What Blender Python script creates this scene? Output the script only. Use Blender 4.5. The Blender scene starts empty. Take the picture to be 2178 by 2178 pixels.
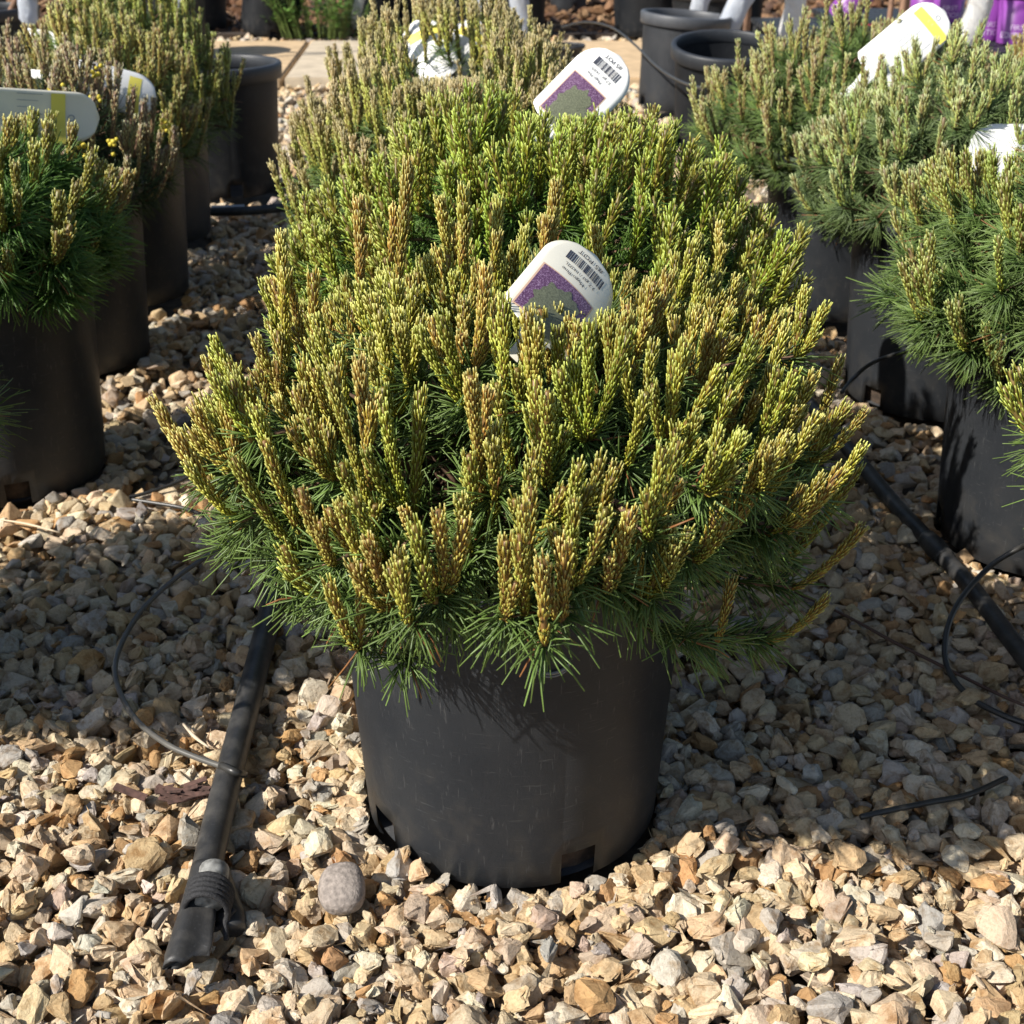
import bpy, bmesh, math, random
import numpy as np
from mathutils import Vector, Matrix

# ------------------------------------------------------------------ camera, light, exposure
scene = bpy.context.scene
COL = scene.collection
TH = math.radians(26.2)
CAMH = 0.74
FP = 2831.0                      # focal length in photo pixels (photo 2178 wide)
cd = bpy.data.cameras.new('camera'); cam = bpy.data.objects.new('camera', cd); COL.objects.link(cam)
cd.sensor_width = 36; cd.lens = 36 * FP / 2178; cd.clip_start = 0.02; cd.clip_end = 200
cam.location = (0, 0, CAMH); cam.rotation_euler = (math.pi/2 - TH, 0, 0)
cd.dof.use_dof = True; cd.dof.focus_distance = 0.98; cd.dof.aperture_fstop = 18
scene.camera = cam
SUN_EL = math.radians(40.5); SH_AZ = math.radians(29)      # shadows fall along +x, SH_AZ away from the camera
to_sun = Vector((-math.cos(SH_AZ)*math.cos(SUN_EL), -math.sin(SH_AZ)*math.cos(SUN_EL), math.sin(SUN_EL)))
world = bpy.data.worlds.new('World'); scene.world = world; world.use_nodes = True
nt = world.node_tree; bg = nt.nodes['Background']
sky = nt.nodes.new('ShaderNodeTexSky'); sky.sky_type = 'NISHITA'; sky.sun_disc = False
sky.sun_elevation = SUN_EL; sky.sun_rotation = math.atan2(to_sun.x, to_sun.y)
nt.links.new(sky.outputs[0], bg.inputs[0]); bg.inputs[1].default_value = 0.082
ld = bpy.data.lights.new('sun', 'SUN'); ld.energy = 5.0; ld.angle = math.radians(0.5); ld.color = (1.0, 0.95, 0.87)
lo = bpy.data.objects.new('sun', ld); COL.objects.link(lo)
lo.rotation_euler = (-to_sun).to_track_quat('-Z', 'Y').to_euler()
vs = scene.view_settings; vs.view_transform = 'Standard'; vs.look = 'None'; vs.exposure = 0.62; vs.gamma = 1
scene.cycles.max_bounces = 6; scene.cycles.transparent_max_bounces = 4

CF = Vector((0, math.cos(TH), -math.sin(TH))); CU = Vector((0, math.sin(TH), math.cos(TH))); CR = Vector((1, 0, 0))
C0 = Vector((0, 0, CAMH))
def ray(px, py): return CF + CR*((px-1089)/FP) + CU*(-(py-1089)/FP)
def Z(px, py, h=0.0):            # where the sight line meets height h
    d = ray(px, py); return C0 + d*((h-CAMH)/d.z)
def AT(px, py, depth): return C0 + ray(px, py)*depth
def AD(px, py, D): d = ray(px, py); return C0 + d*(D/d.y)      # where the sight line is D metres out along the ground
def PX(p): q = Vector(p)-C0; z = q.dot(CF); return 1089+FP*q.dot(CR)/z, 1089-FP*q.dot(CU)/z
def IM(a, b, c=0.0): return CR*a - CU*b + CF*c      # direction: right, down, away

# ------------------------------------------------------------------ mesh helpers
def np_mesh(name, V, F, col=None, smooth=True, mi=None):
    me = bpy.data.meshes.new(name)
    V = np.asarray(V, dtype=np.float32)
    loops = np.concatenate([np.asarray(f, dtype=np.int32).ravel() for f in F])
    sizes = np.concatenate([np.full(len(f), np.asarray(f).shape[1], dtype=np.int32) for f in F])
    starts = np.concatenate([[0], np.cumsum(sizes)[:-1]]).astype(np.int32)
    me.vertices.add(len(V)); me.vertices.foreach_set('co', V.ravel())
    me.loops.add(len(loops)); me.loops.foreach_set('vertex_index', loops)
    me.polygons.add(len(sizes)); me.polygons.foreach_set('loop_start', starts)
    me.polygons.foreach_set('use_smooth', np.full(len(sizes), smooth, dtype=bool))
    if mi is not None: me.polygons.foreach_set('material_index', np.asarray(mi, dtype=np.int32))
    me.update(calc_edges=True)
    if col is not None:
        ca = me.color_attributes.new('Col', 'FLOAT_COLOR', 'POINT')
        c = np.ones((len(V), 4), dtype=np.float32); c[:, :3] = col
        ca.data.foreach_set('color', c.ravel())
    return me
def link(name, me, mat, parent=None):
    o = bpy.data.objects.new(name, me); COL.objects.link(o)
    if mat is not None:
        if isinstance(mat, (list, tuple)):
            for m in mat: me.materials.append(m)
        elif not me.materials: me.materials.append(mat)
    if parent is not None: o.parent = parent
    return o
def tag(o, label, cat, group=None, kind=None):
    if label: o['label'] = label
    if cat: o['category'] = cat
    if group: o['group'] = group
    if kind: o['kind'] = kind
    return o
def empty(name, loc, label=None, cat=None, group=None, rz=0):
    o = bpy.data.objects.new(name, None); COL.objects.link(o); o.location = loc; o.rotation_euler[2] = rz
    o.empty_display_size = 0.05
    return tag(o, label, cat, group)
def from_bm(name, bm, mat, parent=None, smooth=True):
    me = bpy.data.meshes.new(name); bm.normal_update(); bm.to_mesh(me); bm.free()
    for p in me.polygons: p.use_smooth = smooth
    return link(name, me, mat, parent)

class Acc:                       # collects many pieces into one mesh
    def __init__(s): s.V = []; s.F = {3: [], 4: []}; s.C = []; s.n = 0
    def add(s, V, F, C):
        for f in F: s.F[f.shape[1]].append(f + s.n)
        s.V.append(V); s.C.append(C); s.n += len(V)
    def mesh(s, name, smooth=True):
        F = [np.concatenate(v) for v in s.F.values() if v]
        return np_mesh(name, np.concatenate(s.V), F, np.concatenate(s.C), smooth)

def norm(a): return a/np.maximum(np.linalg.norm(a, axis=-1, keepdims=True), 1e-9)
def frames(D):
    ref = np.where(np.abs(D[:, 2:3]) > 0.9, np.array([[1., 0, 0]]), np.array([[0, 0, 1.]]))
    u = norm(np.cross(D, ref)); v = np.cross(D, u); return u, v
def needles(P, D, L, W, B, cb, ct, rings=3, blunt=0.6, rng=None, ce=1.2):
    """Thin three sided needles. P base, D direction, L length, W width, B bend vector."""
    n = len(P); D = norm(D); u, v = frames(D)
    ph = (rng.random(n) if rng is not None else np.zeros(n))*2.1
    ts = [0, .5, 1.] if rings == 3 else [0, 1.]
    rr = [.75, 1., blunt] if rings == 3 else [1., blunt]
    V = []; C = []
    for t, r in zip(ts, rr):
        c = P + D*(L*t)[:, None] + B*(L*t*t)[:, None]
        for k in range(3):
            a = ph + k*2*math.pi/3
            V.append(c + (u*np.cos(a)[:, None] + v*np.sin(a)[:, None])*(W*.5*r)[:, None])
            C.append(cb + (ct-cb)*(t**ce))
    m = 3*len(ts)
    V = np.stack(V, 1).reshape(-1, 3); C = np.stack(C, 1).reshape(-1, 3)
    q = []
    for i in range(len(ts)-1):
        for k in range(3):
            k2 = (k+1) % 3; q.append([i*3+k, i*3+k2, (i+1)*3+k2, (i+1)*3+k])
    off = (np.arange(n)*m)[:, None, None]
    Q = (np.array(q)[None] + off).reshape(-1, 4)
    T = (np.array([[m-3, m-2, m-1]])[None] + off).reshape(-1, 3)
    return V, [Q, T], C
def tube_np(pts, rad, sides=8, cap=True):
    pts = np.asarray(pts, float); n = len(pts)
    T = np.gradient(pts, axis=0); T = norm(T)
    u = np.zeros_like(T); ref = np.array([0, 0, 1.]) if abs(T[0, 2]) < .9 else np.array([1., 0, 0])
    u0 = norm(np.cross(T[0], ref)[None])[0]
    for i in range(n):
        u0 = u0 - T[i]*np.dot(u0, T[i]); u0 = u0/np.linalg.norm(u0); u[i] = u0
    v = np.cross(T, u); rad = np.broadcast_to(np.asarray(rad, float), (n,))
    a = np.arange(sides)*2*math.pi/sides
    V = (pts[:, None] + (u[:, None]*np.cos(a)[None, :, None] + v[:, None]*np.sin(a)[None, :, None])*rad[:, None, None]).reshape(-1, 3)
    i, k = np.meshgrid(np.arange(n-1), np.arange(sides), indexing='ij'); k2 = (k+1) % sides
    Q = np.stack([i*sides+k, i*sides+k2, (i+1)*sides+k2, (i+1)*sides+k], -1).reshape(-1, 4)
    F = [Q]
    if cap:
        nV = len(V); V = np.concatenate([V, pts[:1], pts[-1:]])
        kk = np.arange(sides); k2 = (kk+1) % sides
        F.append(np.stack([np.full(sides, nV), k2, kk], -1))
        b = (n-1)*sides
        F.append(np.stack([np.full(sides, nV+1), b+kk, b+k2], -1))
    return V, F
def catmull(P, sub=8):
    P = [np.array(p, float) for p in P]; P = [2*P[0]-P[1]] + P + [2*P[-1]-P[-2]]; out = []
    for i in range(1, len(P)-2):
        for s in range(sub):
            t = s/sub; a, b, c, d = P[i-1], P[i], P[i+1], P[i+2]
            out.append(.5*((2*b)+(c-a)*t+(2*a-5*b+4*c-d)*t*t+(3*b-a-3*c+d)*t**3))
    out.append(P[-2]); return np.array(out)
def tube(name, pts, r, mat, parent=None, sub=8, sides=12):
    c = catmull(pts, sub)
    if not np.isscalar(r): r = np.interp(np.linspace(0, 1, len(c)), np.linspace(0, 1, len(r)), r)
    V, F = tube_np(c, r, sides)
    return link(name, np_mesh(name, V, F), mat, parent)

# ------------------------------------------------------------------ materials
def mat_base(name):
    m = bpy.data.materials.new(name); m.use_nodes = True
    return m, m.node_tree, m.node_tree.nodes['Principled BSDF']
def N(t, ty, **kw):
    n = t.nodes.new(ty)
    for k, v in kw.items():
        if k in n.inputs: n.inputs[k].default_value = v
        else: setattr(n, k, v)
    return n
def ramp(t, fac, stops):
    r = t.nodes.new('ShaderNodeValToRGB'); e = r.color_ramp.elements
    while len(e) < len(stops): e.new(0.5)
    for i, (p, c) in enumerate(stops): e[i].position = p; e[i].color = (*c, 1)
    t.links.new(fac, r.inputs[0]); return r
def bump(t, b, h, strength, dist=0.002):
    n = N(t, 'ShaderNodeBump'); n.inputs['Strength'].default_value = strength; n.inputs['Distance'].default_value = dist
    t.links.new(h, n.inputs['Height']); t.links.new(n.outputs[0], b.inputs['Normal']); return n
def plain(name, color, rough=.5, nscale=0, var=.3, bumps=0, spec=.5):
    m, t, b = mat_base(name); b.inputs['Roughness'].default_value = rough
    b.inputs['Base Color'].default_value = (*color, 1); b.inputs['Specular IOR Level'].default_value = spec
    if nscale:
        tc = N(t, 'ShaderNodeTexCoord'); no = N(t, 'ShaderNodeTexNoise', Scale=nscale, Detail=6.0)
        t.links.new(tc.outputs['Object'], no.inputs['Vector'])
        r = ramp(t, no.outputs[0], [(.3, tuple(c*(1-var) for c in color)), (.7, tuple(min(1, c*(1+var)) for c in color))])
        t.links.new(r.outputs[0], b.inputs['Base Color'])
        if bumps: bump(t, b, no.outputs[0], bumps)
    return m
def mat_needle():
    m, t, b = mat_base('pine_needle'); a = N(t, 'ShaderNodeAttribute'); a.attribute_name = 'Col'
    t.links.new(a.outputs['Color'], b.inputs['Base Color']); b.inputs['Roughness'].default_value = .42
    b.inputs['Specular IOR Level'].default_value = .45
    tr = N(t, 'ShaderNodeBsdfTranslucent'); mx = N(t, 'ShaderNodeMixShader'); mx.inputs[0].default_value = .18
    t.links.new(a.outputs['Color'], tr.inputs[0]); t.links.new(b.outputs[0], mx.inputs[1]); t.links.new(tr.outputs[0], mx.inputs[2])
    t.links.new(mx.outputs[0], t.nodes['Material Output'].inputs[0]); return m
def mat_stone():
    m, t, b = mat_base('crushed_limestone'); a = N(t, 'ShaderNodeAttribute'); a.attribute_name = 'Col'
    tc = N(t, 'ShaderNodeTexCoord')
    n1 = N(t, 'ShaderNodeTexNoise', Scale=70.0, Detail=5.0, Roughness=.65); t.links.new(tc.outputs['Object'], n1.inputs['Vector'])
    n2 = N(t, 'ShaderNodeTexNoise', Scale=420.0, Detail=6.0, Roughness=.7); t.links.new(tc.outputs['Object'], n2.inputs['Vector'])
    r1 = ramp(t, n1.outputs[0], [(.32, (.62, .50, .38)), (.5, (1, 1, 1)), (.7, (1.12, 1.1, 1.06))])
    r2 = ramp(t, n2.outputs[0], [(.25, (.62, .58, .52)), (.5, (1, 1, 1)), (.8, (1.15, 1.15, 1.15))])
    mu = N(t, 'ShaderNodeMix'); mu.data_type = 'RGBA'; mu.blend_type = 'MULTIPLY'; mu.inputs[0].default_value = 1
    t.links.new(a.outputs['Color'], mu.inputs[6]); t.links.new(r1.outputs[0], mu.inputs[7])
    mu2 = N(t, 'ShaderNodeMix'); mu2.data_type = 'RGBA'; mu2.blend_type = 'MULTIPLY'; mu2.inputs[0].default_value = .8
    t.links.new(mu.outputs[2], mu2.inputs[6]); t.links.new(r2.outputs[0], mu2.inputs[7])
    t.links.new(mu2.outputs[2], b.inputs['Base Color']); b.inputs['Roughness'].default_value = .85
    b.inputs['Specular IOR Level'].default_value = .25
    ad = N(t, 'ShaderNodeMath'); ad.operation = 'ADD'; t.links.new(n1.outputs[0], ad.inputs[0]); t.links.new(n2.outputs[0], ad.inputs[1])
    bump(t, b, ad.outputs[0], .9, .0020); return m
def mat_pot(name, base, dust, scratch=.5, rough=.42):
    m, t, b = mat_base(name); tc = N(t, 'ShaderNodeTexCoord')
    def noise(sc, det, stretch=None):
        n = N(t, 'ShaderNodeTexNoise', Scale=sc, Detail=det, Roughness=.6)
        if stretch:
            mp = N(t, 'ShaderNodeMapping'); mp.inputs['Scale'].default_value = stretch
            mp.inputs['Rotation'].default_value = (.3, .5, .2)
            t.links.new(tc.outputs['Object'], mp.inputs[0]); t.links.new(mp.outputs[0], n.inputs['Vector'])
        else: t.links.new(tc.outputs['Object'], n.inputs['Vector'])
        return n
    n1 = noise(9, 5); n2 = noise(330, 4, (1, 1, .14)); n3 = noise(300, 4, (.12, .25, 1.6)); n4 = noise(600, 2)
    r1 = ramp(t, n1.outputs[0], [(.35, base), (.75, dust)])
    s1 = ramp(t, n2.outputs[0], [(.62, (0, 0, 0)), (.72, (1, 1, 1))]); s2 = ramp(t, n3.outputs[0], [(.63, (0, 0, 0)), (.73, (1, 1, 1))])
    mx = N(t, 'ShaderNodeMath'); mx.operation = 'MAXIMUM'; t.links.new(s1.outputs[0], mx.inputs[0]); t.links.new(s2.outputs[0], mx.inputs[1])
    f = N(t, 'ShaderNodeMath'); f.operation = 'MULTIPLY'; f.inputs[1].default_value = scratch; t.links.new(mx.outputs[0], f.inputs[0])
    mi = N(t, 'ShaderNodeMix'); mi.data_type = 'RGBA'; mi.inputs[7].default_value = (.12, .122, .125, 1)
    # mud splashed up from the ground: noisy patches low on the wall
    sx = N(t, 'ShaderNodeSeparateXYZ'); t.links.new(tc.outputs['Object'], sx.inputs[0]); n5 = noise(38, 6)
    mr = N(t, 'ShaderNodeMapRange'); mr.inputs[1].default_value = 0.0; mr.inputs[2].default_value = .13; mr.inputs[3].default_value = .11; mr.inputs[4].default_value = -.10
    t.links.new(sx.outputs[2], mr.inputs[0]); am = N(t, 'ShaderNodeMath'); am.operation = 'ADD'; t.links.new(n5.outputs[0], am.inputs[0]); t.links.new(mr.outputs[0], am.inputs[1])
    rm = ramp(t, am.outputs[0], [(.52, (0, 0, 0)), (.78, (.55, .55, .55))]); md = N(t, 'ShaderNodeMix'); md.data_type = 'RGBA'; md.inputs[7].default_value = (.105, .098, .088, 1)
    t.links.new(rm.outputs[0], md.inputs[0]); t.links.new(r1.outputs[0], md.inputs[6])
    t.links.new(f.outputs[0], mi.inputs[0]); t.links.new(md.outputs[2], mi.inputs[6]); t.links.new(mi.outputs[2], b.inputs['Base Color'])
    rr = N(t, 'ShaderNodeMapRange'); rr.inputs[3].default_value = rough-.08; rr.inputs[4].default_value = rough+.22
    t.links.new(n1.outputs[0], rr.inputs[0]); t.links.new(rr.outputs[0], b.inputs['Roughness'])
    ad = N(t, 'ShaderNodeMath'); ad.operation = 'SUBTRACT'; t.links.new(n4.outputs[0], ad.inputs[0]); t.links.new(mx.outputs[0], ad.inputs[1])
    bump(t, b, ad.outputs[0], .18, .001); return m

M_NEEDLE = mat_needle(); M_STONE = mat_stone()
M_POT = mat_pot('scuffed_black_plastic', (.038, .043, .051), (.066, .070, .076), .9, .33)
M_POT2 = mat_pot('smooth_black_plastic', (.018, .021, .026), (.034, .036, .040), .3)
M_POTG = mat_pot('grey_plastic', (.05, .054, .062), (.09, .093, .10), .2)
M_SOIL = plain('potting_soil', (.045, .03, .02), .95, 120, .6, .8)
M_BARK = plain('brown_bark', (.13, .075, .045), .9, 90, .45, .6)
M_GROUND = plain('gritty_soil', (.13, .10, .07), .95, 60, .4, .8)
M_HOSE = mat_pot('black_hose_rubber', (.013, .014, .016), (.032, .031, .030), .25, .42)
M_TUBE = plain('thin_black_tube', (.03, .029, .027), .38, 60, .3)
M_TUBEG = plain('grey_drip_tube', (.10, .095, .085), .33, 60, .2)
M_CORD = plain('black_cord', (.018, .018, .02), .8, 700, .6, .6)
M_CAP = plain('worn_grey_cap', (.20, .20, .19), .6, 130, .7, .3)
M_WHITE = plain('white_plastic', (.80, .80, .78), .35, 20, .03)
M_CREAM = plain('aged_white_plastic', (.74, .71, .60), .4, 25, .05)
M_SHADEW = plain('shaded_white_plastic', (.62, .66, .72), .4, 8, .06)  # white plastic again, with cool bluish shade put into its colour
M_YELLOW = plain('yellow_print', (.80, .70, .12), .5)
M_INK = plain('dark_ink', (.03, .03, .05), .6)
M_GINK = plain('grey_ink', (.30, .32, .35), .6)
M_TAN = plain('tan_border_print', (.62, .42, .30), .5)
M_PURPLEPOT = plain('purple_plastic', (.20, .045, .27), .4, 14, .18)
M_PWHITE = plain('pale_lilac_print', (.72, .55, .80), .5)
M_RED = plain('red_plastic', (.55, .03, .07), .4)
M_SLAB = plain('tan_concrete', (.50, .36, .21), .85, 16, .16, .3)
M_SLAB2 = plain('pale_concrete', (.48, .40, .29), .85, 16, .16, .3)
M_TWIG = plain('dry_twig_bark', (.30, .20, .12), .8, 80, .3)
M_TRUNK = plain('young_trunk_bark', (.24, .14, .09), .8, 30, .35, .4)
M_COBBLE = plain('grey_cobble_stone', (.24, .205, .18), .85, 260, .35, .8)
def mat_print():
    m, t, b = mat_base('purple_photo_print'); tc = N(t, 'ShaderNodeTexCoord')
    n = N(t, 'ShaderNodeTexNoise', Scale=900.0, Detail=4.0); t.links.new(tc.outputs['Object'], n.inputs['Vector'])
    r = ramp(t, n.outputs[0], [(.35, (.07, .03, .07)), (.52, (.13, .06, .13)), (.68, (.34, .24, .36))])
    t.links.new(r.outputs[0], b.inputs['Base Color']); b.inputs['Roughness'].default_value = .4; return m
M_PHOTO = mat_print(); M_PBUSH = plain('green_photo_print', (.13, .14, .09), .4, 700, .4)

# ------------------------------------------------------------------ ground, path, gravel
def box_bm(bm, x0, x1, y0, y1, z0, z1, M=None):
    vs = [bm.verts.new(Vector(c)) for c in [(x0,y0,z0),(x1,y0,z0),(x1,y1,z0),(x0,y1,z0),(x0,y0,z1),(x1,y0,z1),(x1,y1,z1),(x0,y1,z1)]]
    if M is not None:
        for v in vs: v.co = M @ v.co
    for f in [(3,2,1,0),(4,5,6,7),(0,1,5,4),(1,2,6,5),(2,3,7,6),(3,0,4,7)]: bm.faces.new([vs[i] for i in f])
bm = bmesh.new(); S = 60
bmesh.ops.create_grid(bm, x_segments=60, y_segments=60, size=S)
o = from_bm('ground', bm, M_GROUND); o.location = (0, 50, -.034); tag(o, None, None, None, 'structure')

# pots and their places: (x, y, radius at the ground)
MID = [(0.0, .942), (.032, 1.40), (-.065, 1.88), (-.10, 2.36)]
LEFT = [(-.69, 1.07), (-.675, 1.63), (-.727, 2.09), (-.74, 2.45), (-.785, 2.88)]
RIGHT = [(.655, .985), (.645, 1.44), (.64, 1.92), (.595, 2.38)]
EMPTY = [(-.705, 3.33, .137, .30), (.555, 4.55, .135, .29), (.560, 3.80, .135, .28)]
POTS = [(x, y, .128) for x, y in MID+LEFT+RIGHT] + [(x, y, r) for x, y, r, h in EMPTY] + [(-1.22, 3.0, .128), (1.15, 2.75, .128)]

def stone_shapes(near, count, seed):
    rng = np.random.default_rng(seed); out = []
    for i in range(count):
        bm = bmesh.new(); k = rng.integers(9, 15)
        for p in norm(rng.normal(size=(k, 3)))*rng.uniform(.8, 1.1, (k, 1)): bm.verts.new(p)
        r = bmesh.ops.convex_hull(bm, input=bm.verts[:])
        bmesh.ops.delete(bm, geom=list({g for g in r['geom_interior'] if isinstance(g, bmesh.types.BMVert)}), context='VERTS')
        if near:
            bmesh.ops.subdivide_edges(bm, edges=bm.edges[:], cuts=1, use_grid_fill=True)
            bmesh.ops.triangulate(bm, faces=bm.faces[:])
            for v in bm.verts: v.co += Vector(rng.normal(size=3)*.05)
            bmesh.ops.bevel(bm, geom=[e for e in bm.edges if e.calc_face_angle(0) > .32], offset=.11, segments=1, affect='EDGES')
        else: bmesh.ops.bevel(bm, geom=bm.edges[:], offset=.07, segments=1, affect='EDGES')
        bmesh.ops.triangulate(bm, faces=bm.faces[:]); bm.verts.index_update()
        W = np.array([v.co[:] for v in bm.verts]); F = np.array([[v.index for v in f.verts] for f in bm.faces]); bm.free()
        W = W-(W.max(0)+W.min(0))/2; W /= np.abs(W).max(0); out.append((W, F))
    return out
SH3 = stone_shapes(True, 48, 1); SH2 = stone_shapes(False, 30, 2)
PAL = np.array([(.60,.48,.325),(.56,.42,.255),(.51,.36,.20),(.46,.28,.13),(.48,.43,.36),(.62,.54,.41),(.46,.36,.27),(.58,.46,.305),(.38,.35,.31)])
PALW = np.array([.22,.17,.12,.08,.11,.14,.04,.08,.04])
def rot_mats(rng, n):
    q = norm(rng.normal(size=(n, 4))); w, x, y, z = q.T
    return np.stack([1-2*(y*y+z*z), 2*(x*y-z*w), 2*(x*z+y*w), 2*(x*y+z*w), 1-2*(x*x+z*z), 2*(y*z-x*w), 2*(x*z-y*w), 2*(y*z+x*w), 1-2*(x*x+y*y)], -1).reshape(n, 3, 3)
def lay_stones(acc, rng, region, count, amin, amax, cell, near_y, tilt=.45, pal=PAL, palw=PALW, z0=-.034, keep=None):
    x0, x1, y0, y1 = region; nx = int((x1-x0)/cell)+2; ny = int((y1-y0)/cell)+2
    H = np.full((nx, ny), z0); placed = 0; tries = 0
    while placed < count and tries < count*4:
        tries += 1
        a = amin+(amax-amin)*rng.random()**1.7; s = np.array([a, a*rng.uniform(.62, .95), a*rng.uniform(.42, .75)])
        best = None
        for _ in range(4):
            x = rng.uniform(x0, x1); y = rng.uniform(y0, y1)
            if keep is not None and not keep(x, y): continue
            i = min(nx-1, int((x-x0)/cell)); j = min(ny-1, int((y-y0)/cell)); h = H[i, j]
            if best is None or h < best[0]: best = (h, x, y)
        if best is None: continue
        h, x, y = best; ok = True; ok2 = True
        for (px, py, pr) in POTS:
            dx, dy = x-px, y-py; dd = math.hypot(dx, dy)
            if dd < pr+.022: ok2 = False
            if dd < pr+a*.75:
                if dd < pr-.012 or dd < 1e-4: ok = False; break
                x = px+dx/dd*(pr+a*.8); y = py+dy/dd*(pr+a*.8)
        if not ok: continue
        r = (s[0]+s[1])*.5*.85; ir = max(1, int(r/cell)); i = int((x-x0)/cell); j = int((y-y0)/cell)
        ia, ib, ja, jb = max(0, i-ir), min(nx, i+ir+1), max(0, j-ir), min(ny, j+ir+1)
        if ia >= ib or ja >= jb: continue
        P = H[ia:ib, ja:jb]; base = P.mean()*.55+P.max()*.45
        zc = base+s[2]*.62
        if zc > (.004 if ok2 else .000): 
            if rng.random() < .9: continue
        gi, gj = np.meshgrid(np.arange(ia, ib)-i, np.arange(ja, jb)-j, indexing='ij'); q = 1-(gi**2+gj**2)/(ir+.5)**2
        top = np.where(q > 0, zc+s[2]*.9*np.sqrt(np.maximum(q, 0)), -1); H[ia:ib, ja:jb] = np.maximum(P, top)
        hi = y < near_y; sh = SH3 if hi else SH2; W, F = sh[rng.integers(len(sh))]; W = W*s*1.08; az = rng.random()*6.283; c, sn = math.cos(az), math.sin(az)
        R = np.array([[c, -sn, 0], [sn, c, 0], [0, 0, 1]])
        tx, ty = rng.normal(size=2)*tilt; cx, sx, cy, sy = math.cos(tx), math.sin(tx), math.cos(ty), math.sin(ty)
        R = R @ np.array([[1, 0, 0], [0, cx, -sx], [0, sx, cx]]) @ np.array([[cy, 0, sy], [0, 1, 0], [-sy, 0, cy]])
        W = W @ R.T + np.array([x, y, zc])
        k = rng.choice(len(pal), p=palw); col = pal[k]*rng.uniform(.82, 1.12)*(1+rng.normal(size=3)*.02)
        acc.add(W, [F], np.broadcast_to(col, W.shape)); placed += 1
    return placed
acc = Acc(); rng = np.random.default_rng(7)
for (px, py, pr) in POTS:
    if py > 2.2: continue
    for ring in range(3):
        a_ = rng.random()*6; a_end = a_+6.2
        while a_ < a_end:
            q = rng.uniform(.007, .0135); d_ = pr+q*.55+ring*.016+rng.uniform(-.002, .004); sc_ = np.array([q, q*rng.uniform(.7, .95), q*rng.uniform(.5, .8)])
            W, F = (SH3 if py < 1.2 else SH2)[rng.integers(30)]; az = rng.random()*6.28
            Rz = np.array([[math.cos(az), -math.sin(az), 0], [math.sin(az), math.cos(az), 0], [0, 0, 1]])
            W = (W*sc_*1.05) @ Rz.T + np.array([px+d_*math.cos(a_), py+d_*math.sin(a_), -.005+ring*.001+rng.uniform(-.004, .005)])
            acc.add(W, [F], np.broadcast_to(PAL[rng.choice(len(PAL), p=PALW)]*rng.uniform(.8, 1.1), W.shape)); a_ += q*1.75/d_
lay_stones(acc, rng, (-1.0, 1.0, .52, 1.5), 9000, .0022, .0050, .003, 0, keep=lambda x, y: abs(x) < .2+.46*y, z0=-.020)
lay_stones(acc, rng, (-1.15, 1.15, .52, 1.55), 15000, .0066, .0168, .003, 1.25, keep=lambda x, y: abs(x) < .22+.46*y)
lay_stones(acc, rng, (-1.7, 1.7, 1.55, 3.2), 15500, .0070, .0165, .004, 0, keep=lambda x, y: abs(x) < .22+.46*y)
lay_stones(acc, rng, (-2.3, 2.3, 3.2, 5.2), 9000, .012, .020, .006, 0, keep=lambda x, y: abs(x) < .2+.46*y)
lay_stones(acc, rng, (-2.6, 2.6, 6.24, 6.6), 1500, .012, .024, .008, 0)
g = link('gravel', acc.mesh('gravel', False), M_STONE)
tag(g, 'tan and cream crushed stone gravel covering the ground between the pots', 'gravel', None, 'stuff')
# brown mulch bed beyond the path
bm = bmesh.new(); box_bm(bm, -8, 9, 6.55, 16, -.03, .0); o = from_bm('soil_bed', bm, M_SOIL, smooth=False); tag(o, None, None, None, 'structure')
acc = Acc(); BP = np.array([(.16,.085,.045),(.24,.14,.075),(.32,.2,.11),(.10,.06,.04)])
lay_stones(acc, rng, (-2.9, 2.9, 6.62, 8.4), 5200, .015, .045, .012, 0, .35, BP, np.array([.3,.3,.15,.25]), -.004)
g = link('bark_mulch', acc.mesh('bark_mulch', False), M_STONE)
tag(g, 'brown bark mulch littering the bed beyond the paving slabs', 'bark mulch', None, 'stuff')
# paving slabs: joints lean like the one at the top of the photograph
ja, jb = Z(596, 177), Z(652, 96); sk = (jb.x-ja.x)/(jb.y-ja.y)
def slab(xl, xr, mat):
    y0, y1 = 5.10, 6.20; bm = bmesh.new(); t = .012; b = -.03
    def X(x, y): return x+sk*(y-y0)*.9
    q = [(X(xl, y0), y0), (X(xr, y0), y0), (X(xr, y1), y1), (X(xl, y1), y1)]
    lo_ = [bm.verts.new((x, y, b)) for x, y in q]; hi_ = [bm.verts.new((x, y, t)) for x, y in q]
    bm.faces.new(hi_); bm.faces.new(lo_[::-1])
    for i in range(4): bm.faces.new([lo_[i], lo_[(i+1) % 4], hi_[(i+1) % 4], hi_[i]])
    bmesh.ops.bevel(bm, geom=[e for e in bm.edges], offset=.006, segments=2, affect='EDGES')
    o = from_bm('path', bm, mat, smooth=False); tag(o, None, None, None, 'structure')
xj = ja.x
for i, w in enumerate([-4, -3, -2, -1, 0, 1, 2, 3]):
    slab(xj+w*.78+.008, xj+(w+1)*.78-.008, [M_SLAB, M_SLAB2][(i+1) % 2])

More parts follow.
